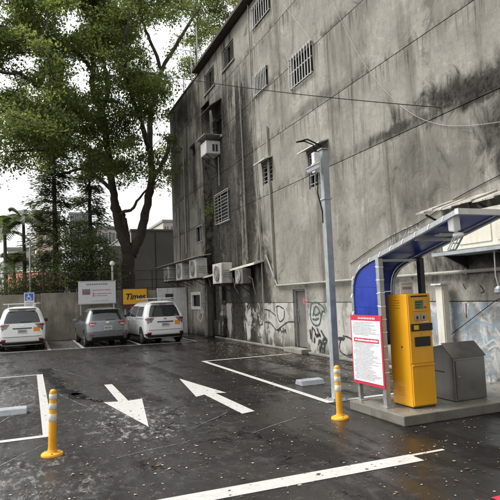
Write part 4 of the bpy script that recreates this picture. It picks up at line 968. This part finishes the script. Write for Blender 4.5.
# yellow sign
t = thing('yellow_sign', 'yellow sign reading Times behind the right hand minivan', 'sign', (4.83, 27.2, 0))
MB().bx(4.25, 5.42, 27.2, 27.26, 1.56, 2.3).build('board', 'sign_yellow', t, bevel=.008, world=True)
MB().bx(4.25, 5.42, 27.2, 27.26, 1.34, 1.558).build('lower_board', 'sign_maroon', t, bevel=.004, world=True)
m = MB(); m.bx(4.21, 5.46, 27.21, 27.27, 2.301, 2.34); m.bx(4.21, 4.249, 27.21, 27.27, 1.3, 2.3); m.bx(5.421, 5.46, 27.21, 27.27, 1.3, 2.3); m.build('sign_frame', 'dark_steel', t, world=True)
for x in (4.35, 5.32): MB().bx(x-.03, x+.03, 27.261, 27.32, 0, 2.2).build('leg', 'galvanised', t, world=True)
MT = Matrix.Translation((4.83, 27.195, 1.92)) @ Matrix.Rotation(math.pi/2, 4, 'X')
text_mesh('sign_lettering', 'Times', .40, 'print_black', t, MT, .25, .011)
MB().bx(4.8, 5.36, 27.195, 27.199, 1.39, 1.5).build('white_strip', 'sign_white', t, world=True)
m = MB()
for i in range(6): m.bx(4.62+i*.0, 4.64, 27.194, 27.1945, 1.4, 1.5) if i == 0 else m.bx(4.8+i*.085, 4.86+i*.085, 27.192, 27.1945, 1.41, 1.485)
m.build('strip_print', 'print_grey', t, world=True)
# blue wheelchair sign
t = thing('wheelchair_sign', 'small blue and white wheelchair parking sign above the left minivan', 'sign', (-.02, 27.3, 0))
MB().bx(-.24, .2, 27.28, 27.3, 1.62, 2.3).build('plate', 'sign_white', t, bevel=.003, world=True)
MB().bx(-.2, .16, 27.275, 27.279, 1.93, 2.26).build('blue_field', 'sign_blue', t, world=True)
m = MB(); nrm = (0, -1, 0); Q = lambda u, v: (-.02+u, 27.274, 2.09+v)
m.ribbon([Q(.095*math.cos(a)-.01, .09*math.sin(a)-.045) for a in np.linspace(1.9, 6.1, 16)], .026, nrm)
m.ribbon([Q(-.035, .095), Q(-.02, .0), Q(.05, .0), Q(.085, -.1), Q(.11, -.09)], .028, nrm, .001); m.ribbon([Q(-.025, .05), Q(.05, .045)], .024, nrm, .002)
m.ribbon([Q(-.04, .105), Q(-.04, .15)], .042, nrm, .003); m.build('wheelchair_symbol', 'white_clean', t, world=True)
m = MB()
for i in range(3): m.bx(-.17, .1+.03*i, 27.276, 27.279, 1.68+i*.07, 1.71+i*.07)
m.build('sign_print', 'print_grey', t, world=True)
MB().tube([(-.02, 27.33, 0), (-.02, 27.33, 2.35)], .03, 8).build('pole', 'galvanised', t, world=True)

# ================================================================== TREES AND PLANTS
def bigtree():
    Y0 = 30.5; base = on(128, 320, 1, Y0); base[2] = .35
    T = thing('broadleaf_tree', 'large broadleaf tree with forked trunk spreading high behind the boundary wall', 'tree', tuple(base))
    P = lambda x, y, dy=0: on(x, y, 1, Y0+dy)
    limbs = [([P(129, 345), P(128.5, 300), P(128, 270), P(129, 250)], [.48, .38, .35, .37]),
             ([P(129, 255), P(121, 232), P(116, 212), P(112, 185), P(108, 150), P(103, 118), P(101, 106)], [.33, .26, .23, .21, .19, .17, .15]),
             ([P(128, 250), P(125, 228), P(121, 214), P(117, 206)], [.22, .2, .18, .14]),
             ([P(130, 255), P(141, 234), P(147, 205), P(152, 178), P(149, 148), P(141, 122), P(140, 100, -1)], [.33, .27, .24, .21, .17, .13, .09]),
             ([P(101, 108), P(93, 94, -.5), P(93, 70, -1), P(92, 46, -1), P(90, 22, -1), P(80, 0, -1), P(72, -40, -1)], [.18, .16, .14, .12, .1, .08, .05]),
             ([P(102, 112), P(108, 90, 1), P(104, 64, 1.5), P(98, 38, 2), P(104, 0, 2), P(110, -45, 2)], [.17, .14, .12, .1, .08, .04]),
             ([P(104, 125), P(78, 108, -1.5), P(58, 96, -2.5), P(38, 86, -3.5), P(20, 74, -4), P(4, 72, -4.5), P(-30, 60, -5)], [.16, .13, .12, .1, .08, .07, .04]),
             ([P(92, 72, -1), P(78, 52, -1.5), P(60, 42, -2), P(32, 37, -2.5), P(8, 30, -3), P(-30, 15, -3)], [.12, .1, .09, .08, .06, .03]),
             ([P(110, 160), P(90, 150, -2), P(68, 146, -3), P(42, 150, -4), P(12, 152, -5)], [.15, .12, .1, .08, .04]),
             ([P(112, 190), P(86, 170, 1), P(60, 174, 1.5), P(30, 168, 2)], [.11, .09, .07, .03]),
             ([P(119, 215), P(126, 211, -.5), P(132, 209, -.7), P(143, 193, -1), P(158, 180, -1.2)], [.1, .09, .08, .06, .03]),
             ([P(149, 150), P(152, 110, 1), P(162, 70, 2), P(182, 35, 3), P(200, 5, 4), P(215, -40, 5)], [.2, .16, .13, .11, .08, .04]),
             ([P(152, 178), P(164, 160, 0), P(172, 135, 1), P(185, 100, 2), P(205, 60, 3)], [.16, .13, .1, .07, .04]),
             ([P(162, 70, 2), P(150, 40, 2), P(140, 10, 1), P(135, -40, 1)], [.12, .1, .08, .04]),
             ([P(196, 75, 4), P(197, 40, 4), P(199, 10, 4), P(203, -30, 4)], [.07, .06, .05, .03]),
             ([P(140, 118, -1), P(130, 90, -2), P(125, 60, -3), P(128, 25, -4), P(135, -20, -4)], [.12, .1, .08, .06, .03])]
    m = MB(); nodes = []
    for i, (pts, rad) in enumerate(limbs):
        Q = []; rr = []
        n = len(pts)
        for a in range(n-1):
            p0, p1, p2, p3 = pts[max(a-1, 0)], pts[a], pts[a+1], pts[min(a+2, n-1)]
            for t in np.linspace(0, 1, 6, endpoint=(a == n-2)):
                q = .5*((2*p1)+(p2-p0)*t+(2*p0-5*p1+4*p2-p3)*t*t+(3*p1-p0-3*p2+p3)*t**3); Q.append(q+rng.normal(size=3)*.03); rr.append((rad[a]*(1-t)+rad[a+1]*t)*rng.uniform(.92, 1.08))
        mm = MB(); mm.tube(Q, rr, 10 if i < 4 else 7)
        mm.build('trunk' if i == 0 else 'limb', 'bark', T, smooth=True, world=True)
        if i > 0: nodes += [q for q in Q[len(Q)//3:]]
    # foliage masses: photo position, half size, depth, density
    blobs = [(20, 20, 40, 30, -2), (60, 15, 40, 28, -1), (100, 15, 40, 30, 0), (140, 15, 36, 26, 0), (185, 12, 30, 18, 3), (222, 10, 22, 16, 4), (60, -25, 60, 25, 0), (140, -30, 60, 28, 1), (205, -25, 45, 22, 4), (0, -15, 40, 22, -3),
             (14, 55, 30, 17, -4), (50, 62, 28, 18, -3), (85, 55, 26, 22, 0), (118, 52, 24, 24, -1), (138, 60, 14, 26, 0), (178, 48, 20, 16, 3), (205, 38, 18, 20, 4), (166, 82, 20, 18, 2), (188, 76, 14, 16, 3),
             (25, 98, 34, 20, -4), (60, 98, 26, 18, -3), (88, 100, 24, 22, -2), (120, 95, 22, 26, -1), (146, 98, 16, 24, 0), (160, 112, 12, 22, 1),
             (22, 130, 30, 18, -4), (55, 128, 28, 18, -3), (88, 132, 24, 16, -1), (118, 138, 24, 20, -1), (140, 148, 18, 16, -1), (161, 148, 12, 20, 0), (160, 172, 12, 12, 0),
             (12, 154, 18, 11, -5), (40, 148, 22, 8, -4), (80, 156, 22, 8, -3), (128, 162, 14, 10, -1), (108, 165, 12, 10, 1), (-25, 60, 25, 80, -4)]
    C = []
    for bx_, by, rx, ry_, dy in blobs:
        for _ in range(max(3, int(rx*ry_/62))):          # leafy boughs, each a handful of clumps
            a = rng.random()*2*math.pi; r_ = math.sqrt(rng.random())
            m0 = P(bx_+rx*r_*math.cos(a), by+ry_*r_*math.sin(a), dy+rng.normal()*2.0)
            for _ in range(int(rng.integers(4, 8))): C.append(m0+rng.normal(size=3)*np.array([.6, .6, .3]))
    C = np.array(C); gaps = [(72, 23, 9, 6), (32, 57, 7, 6), (82, 82, 6, 9), (76, 66, 5, 4), (20, 62, 5, 4), (160, 36, 12, 13), (185, 24, 6, 6), (158, 62, 5, 7), (108, 68, 4, 5), (150, 138, 8, 8), (0, 78, 7, 8), (175, 100, 5, 7), (3, 8, 7, 16), (172, 66, 4, 4)]
    d = C-np.array([0, 0, H]); px = 250+F*(d@_r)/(d@_fw); py = 250-F*(d@_u)/(d@_fw)
    keep = np.ones(len(C), bool)
    for gx, gy, ga, gb in gaps: keep &= ((px-gx)/(ga+6))**2+((py-gy)/(gb+6))**2 > 1
    C = C[keep]
    # twigs: every clump hangs on the nearest piece of wood
    nodes = np.array(nodes); order = np.argsort([np.min(np.sum((nodes-c)**2, 1)) for c in C]); tw = MB(); nl = list(nodes)
    for o_ in order:
        c = C[o_]; A = np.array(nl); j = np.argmin(np.sum((A-c)**2, 1)); s = A[j]; dist = np.linalg.norm(c-s)
        mid = (s+c)/2+rng.normal(size=3)*.12*dist+np.array([0, 0, .06*dist]); tw.tube([s, mid, c], [.012+.014*dist, .01+.006*dist, .006], 4, False); nl += [mid, c]
    tw.build('twigs', 'bark', T, world=True)
    L = []
    for c in C:
        n = int(rng.integers(70, 130)); r_ = rng.uniform(.22, .42)
        q = rng.normal(size=(n, 3))*np.array([r_, r_, r_*.5]); q[:, 2] -= .15*np.hypot(q[:, 0], q[:, 1])
        L.append(c+q)
    L = np.concatenate(L); print('leaves', len(L), 'clumps', len(C))
    np_mesh('crown', leaf_quads(L-base, .15, .55, .9), 0, 'leaf', T)
bigtree()
def conifer(label, px, ytop, Y, spread, seed):
    b = on(px, 320, 1, Y); b[2] = .35; top = on(px-1, ytop, 1, Y)[2]
    T = thing('conifer', label, 'tree', tuple(b), 0, 'slender conifers behind the wall')
    h_ = top-.35; lr = np.random.default_rng(seed)
    MB().tube([(0, 0, 0), (.03, 0, h_*.3), (-.03, .02, h_*.65), (0, 0, h_)], [.2, .16, .1, .02], 8).build('trunk', 'bark', T, smooth=True)
    br_ = MB(); L = []; D = []
    z = 2.8
    while z < h_-.2:
        q = 1-z/h_; ln = spread*(.35+.9*q)*lr.uniform(.75, 1.15)
        for i in range(6):
            a = lr.random()*6.28; l = ln*lr.uniform(.6, 1.1); e_ = np.array([math.cos(a)*l, math.sin(a)*l, -.12*l+lr.normal()*.1]); mid = e_*.5+np.array([0, 0, .1])
            br_.tube([(0, 0, z), mid+(0, 0, z), e_+(0, 0, z)], [.03, .02, .008], 4, False)
            for t in np.linspace(.25, 1, 8):
                p_ = (e_*t if t > .5 else mid*t*2)+np.array([0, 0, z]); n = 16
                L.append(p_+lr.normal(size=(n, 3))*np.array([.2, .2, .17])); D.append(np.tile(e_/np.linalg.norm(e_)+np.array([0, 0, -.2]), (n, 1)))
        z += lr.uniform(.45, .75)
    br_.build('branches', 'bark', T); L = np.concatenate(L); D = np.concatenate(D)
    np_mesh('crown', leaf_quads(L, .24, .2, .3, D), 0, 'leaf_needle', T)
conifer('slender dark conifer with thin trunk left of the white information board', 56, 95, 32, 1.75, 1)
conifer('slender dark conifer directly behind the white information board', 92, 150, 33, 1.7, 2)
def palm(label, px, pyc, Y, n=13, fl=2.2, seed=0):
    b = on(px, 320, 1, Y); b[2] = .35; top = on(px, pyc, 1, Y)[2]-.35; lr = np.random.default_rng(seed)
    T = thing('palm', label, 'palm', tuple(b), 0, 'feathery palms behind the wall')
    MB().tube([(0, 0, 0), (.05, 0, top*.5), (0, 0, top)], [.13, .1, .07], 8).build('trunk', 'bark_grey', T, smooth=True)
    for i in range(n):
        a = i*6.283/n+lr.normal()*.2; el = lr.uniform(.2, 1.25); pts = []
        for t in np.linspace(0, 1, 9):
            r_ = fl*t*math.cos(el)*(1-.15*t); z_ = fl*(t*math.sin(el)-.75*t*t*(1.2-el*.4)); pts.append(np.array([math.cos(a)*r_, math.sin(a)*r_, top+z_]))
        m = MB(); m.tube(pts, [.02-.0018*j for j in range(9)], 4, False); sd_ = np.array([-math.sin(a), math.cos(a), 0])
        for j in range(1, 9):
            for s in (-1, 1):
                for u_ in (0, .34, .67):
                    p_ = pts[j-1]*(1-u_)+pts[j]*u_; tn = (pts[j]-pts[j-1]); tn /= np.linalg.norm(tn); l = .5*math.sin(math.pi*min(.95, (j+u_)/9.2))+.12
                    tip = p_+sd_*s*l*.75+tn*l*.5+np.array([0, 0, -.35*l+lr.normal()*.03]); w_ = tn*.022
                    m.add([p_-w_, p_+w_, (p_+tip)/2+w_*1.4, tip, (p_+tip)/2-w_*1.4], [(0, 1, 2, 3, 4)])
        m.build('frond', 'leaf_palm', T)
palm('tall feathery palm standing above the red roof house', 24, 222, 31, 14, 2.0, 4)
palm('leaning feathery palm at the far left edge behind the minivan', 5, 232, 30, 13, 1.9, 5)
palm('low feathery palm hidden between the taller palms and the fence', 14, 262, 30.5, 11, 1.4, 6)
def shrub(label, px, py, Y, rx, rz, n=1500, ls=.13, seed=0, mat='leaf_shrub'):
    c = on(px, py, 1, Y); lr = np.random.default_rng(seed); b = np.array([c[0], Y, .35])
    T = thing('shrub', label, 'shrub', tuple(b), 0, 'shrubs behind the fence')
    m = MB(); L = []
    for i in range(int(n/45)):
        v = lr.normal(size=3); v /= np.linalg.norm(v); v *= lr.uniform(.45, 1)**.6; p_ = np.array([v[0]*rx, v[1]*rx*.7, v[2]*rz+c[2]-.35]); p_[2] = max(p_[2], .1)
        m.tube([(lr.normal()*.1, 0, 0), (p_[0]*.4, p_[1]*.4, p_[2]*.6), tuple(p_)], [.03, .02, .008], 4, False)
        L.append(p_+lr.normal(size=(45, 3))*np.array([.26, .26, .18]))
    m.build('stems', 'bark', T); np_mesh('foliage', leaf_quads(np.concatenate(L), ls, .45, .5), 0, mat, T)
shrub('tall leafy shrub filling the space between the two conifers', 75, 255, 30.5, 1.3, 1.8, 2600, .15, 1)
shrub('dense leafy shrub above the white information board', 97, 262, 30, 1.1, 1.4, 2200, .15, 2)
shrub('dark leafy shrub right of the forked trunk base by the fence', 112, 276, 29.3, .5, .7, 700, .13, 3)
shrub('low dark hedge plant behind the fence left of the conifer', 44, 286, 29.2, .9, .5, 1100, .12, 4)
shrub('low dark hedge plant behind the fence at the far left', 6, 284, 29.2, 1.2, .7, 1500, .12, 5)
shrub('pale green shrub behind the fence under the palms', 28, 290, 29.2, .9, .45, 1000, .12, 6)
shrub('leafy shrub at the foot of the left conifer', 62, 280, 29.5, .9, .8, 1300, .13, 7)

# ================================================================== BACKGROUND BUILDINGS
def tower(name, label, p0, p1, Y, mat, dep, rows, cols, wz=.5, wx=.55, cat='building', group='distant buildings', base=0, roofm='bldg_grey'):
    a = on(*p0, 1, Y); b = on(*p1, 1, Y); x0, x1, zt = a[0], b[0], a[2]
    T = thing(name, label, cat, ((x0+x1)/2, Y, base), 0, group)
    MB().bx(x0, x1, Y, Y+dep, base, zt).build('wall', mat, T, world=True)
    MB().bx(x0-.15, x1+.15, Y-.15, Y+dep, zt+.001, zt+.35).build('roof_edge', roofm, T, world=True)
    if rows:
        fh = 3.1; cw = (x1-x0)/cols
        for i in range(rows):
            z0 = zt-fh*(i+1)+.9
            MB().bx(x0+.0, x1-.0, Y-.22, Y-.001, z0-.95, z0-.75).build('floor_band', roofm, T, world=True)
            for j in range(cols):
                xc = x0+cw*(j+.5); wn = MB().bx(xc-cw*wx/2, xc+cw*wx/2, Y-.06, Y-.002, z0, z0+fh*wz).build('window', 'far_window', T, world=True)
                MB().bx(xc-.04, xc+.04, Y-.1, Y-.061, z0, z0+fh*wz).build('mullion', 'white_metal', wn, world=True)
    return T
tower('apartment_block', 'tall pinkish tan apartment block seen beyond the left conifer', (36, 213), (60, 213), 90, 'bldg_tan', 15, 6, 3)
tower('office_block', 'pale blue glazed block seen between the two conifers', (70, 214), (92, 214), 110, 'bldg_blue', 15, 6, 5, .7, .8)
tower('apartment_block', 'cream low rise block with window bands left of the forked trunk', (98, 229), (125, 229), 70, 'bldg_cream', 12, 4, 4, .55, .8)
tower('apartment_block', 'pale block glimpsed above the grey wall beside the tall concrete building', (163, 222), (176, 222), 80, 'bldg_cream', 10, 3, 2)
tower('apartment_block', 'pale block far behind the palms at the left edge', (8, 250), (34, 250), 80, 'bldg_cream', 10, 3, 4)
t = thing('grey_building', 'plain dark grey rendered building wall right behind the forked tree', 'building', (8, 36, 0))
a = on(131, 232, 1, 36)[0]; z = on(150, 231, 1, 36)[2]
MB().bx(a, 16, 36, 48, 0, z).build('wall', 'grey_render', t, world=True); MB().bx(a-.06, 16, 35.94, 48, z+.001, z+.12).build('coping', 'grey_render', t, world=True)
MB().bx(a-1.8, a-.01, 36.5, 44, 0, z*.85).build('annex', 'bldg_grey', t, world=True)
for x in (a+1.6, a+3.4): MB().bx(x-.02, x+.02, 35.975, 35.999, .5, z-.1).build('joint', 'joint_dark', t, world=True)
t = thing('grey_block_house', 'small grey block house behind the trunk below the cream block', 'building', (4, 40, 0))
a = on(104, 252, 1, 42); b = on(122, 252, 1, 42); MB().bx(a[0], b[0], 42, 47, 0, a[2]).build('wall', 'bldg_grey', t, world=True); MB().bx(a[0]-.2, b[0]+.2, 41.8, 47, a[2]+.001, a[2]+.25).build('roof', 'joint_dark', t, world=True)
# red roofed house behind the palms
t = thing('red_roof_house', 'low house with red tiled roof behind the palms and fence', 'house', (0, 40, 0))
a = on(14, 288, 1, 40); b = on(56, 279, 1, 40); MB().bx(a[0], b[0], 40, 46, 0, a[2]).build('wall', 'bldg_cream', t, world=True)
zl, zh = a[2], on(35, 277, 1, 40)[2]+.5
rf = MB().prism([(39.5, zl), (43, zh), (46.5, zl), (46.5, zl-.1), (43, zh-.15), (39.5, zl-.1)], a[0]-.4, b[0]+.4, 0).build('roof', 'red_roof', t, world=True)
m = MB()
for x in np.arange(a[0]-.3, b[0]+.35, .3): m.bar((x, 39.5, zl+.03), (x, 43, zh+.03), .1, .06)
m.build('roof_tiles', 'red_roof', rf, world=True)
for x in np.arange(a[0]+.5, b[0]-.4, 1.2): MB().bx(x, x+.7, 39.96, 39.999, 1.0, 1.9).build('window', 'far_window', t, world=True)
t = thing('green_awning_house', 'white walled house with a pale green awning above the red roof', 'house', (0, 52, 0))
a = on(14, 262, 1, 52); b = on(60, 262, 1, 52); MB().bx(a[0], b[0], 52, 60, 0, a[2]).build('wall', 'bldg_grey', t, world=True)
za = on(20, 266, 1, 50.5)[2]; zb2 = on(20, 275, 1, 50.5)[2]; MB().prism([(51.99, za), (50.4, zb2), (50.4, zb2+.08), (51.99, za+.1)], a[0], b[0], 0).build('awning', 'awning_green', t, world=True)
MB().bx(a[0]-.3, b[0]+.3, 51.7, 60, a[2]+.001, a[2]+.3).build('roof', 'bldg_cream', t, world=True)
for x in np.arange(a[0]+.4, b[0]-.8, 1.6): MB().bx(x, x+.9, 51.95, 51.999, a[2]-1.0, a[2]-.3).build('window', 'far_window', t, world=True)
t = thing('lamp_post', 'thin pale lamp post behind the wheelchair sign', 'lamp post', (0, 28.6, 0)); a = on(30, 243, 1, 28.6)
MB().tube([(a[0], 28.6, .3), (a[0], 28.6, a[2])], [.06, .04], 8).build('pole', 'galvanised', t, world=True); MB().tube([(a[0]-.25, 28.6, a[2]-.05), (a[0], 28.6, a[2]+.03), (a[0]+.25, 28.6, a[2]-.05)], .04, 6).build('lamp_arm', 'galvanised', t, world=True)

# ================================================================== FALLEN LEAVES
n = 4100; Xl = np.empty(n); Yl = np.empty(n)
k1 = 3200; Xl[:k1] = 7.35-np.abs(rng.normal(size=k1))*.9; Yl[:k1] = 7.5+rng.random(k1)*13
Xl[k1:] = rng.uniform(-4, 7.2, n-k1); Yl[k1:] = 3.2+19*rng.random(n-k1)**1.3
ok = ~((Xl > 4.3) & (Yl < 7.6) & (Yl > 5.8)) & (Xl < 7.2); Xl, Yl = Xl[ok], Yl[ok]; n = len(Xl)
C = np.stack([Xl, Yl, np.full(n, .016)], 1); V = leaf_quads(C, .045+.02*(rng.random(n)**3), .5, 6); V[:, 2] = .007+np.abs(V[:, 2]-.016)*.22
n = 5200; C2 = np.stack([rng.uniform(-4, 7.3, n), 3+18*rng.random(n)**1.2, np.full(n, .016)], 1); C2 = C2[~((C2[:, 0] > 4.3) & (C2[:, 1] < 7.6) & (C2[:, 1] > 5.8))]; V2 = leaf_quads(C2, .03, .6, 6); V2[:, 2] = .006+np.abs(V2[:, 2]-.016)*.3; V = np.concatenate([V, V2])
lf = np_mesh('fallen_leaves', V, 0, 'litter'); props(lf, 'brown fallen leaves scattered over the wet asphalt', 'leaves', None, 'stuff')
n = 160; C = np.stack([rng.uniform(4.6, 7.2, n), rng.uniform(5.95, 7.4, n), np.full(n, .146)], 1); V = leaf_quads(C, .045, .5, 6); V[:, 2] = .134+np.abs(V[:, 2]-.146)*.2
props(np_mesh('fallen_leaves', V, 0, 'litter'), 'brown fallen leaves lying on the concrete plinth', 'leaves', None, 'stuff')
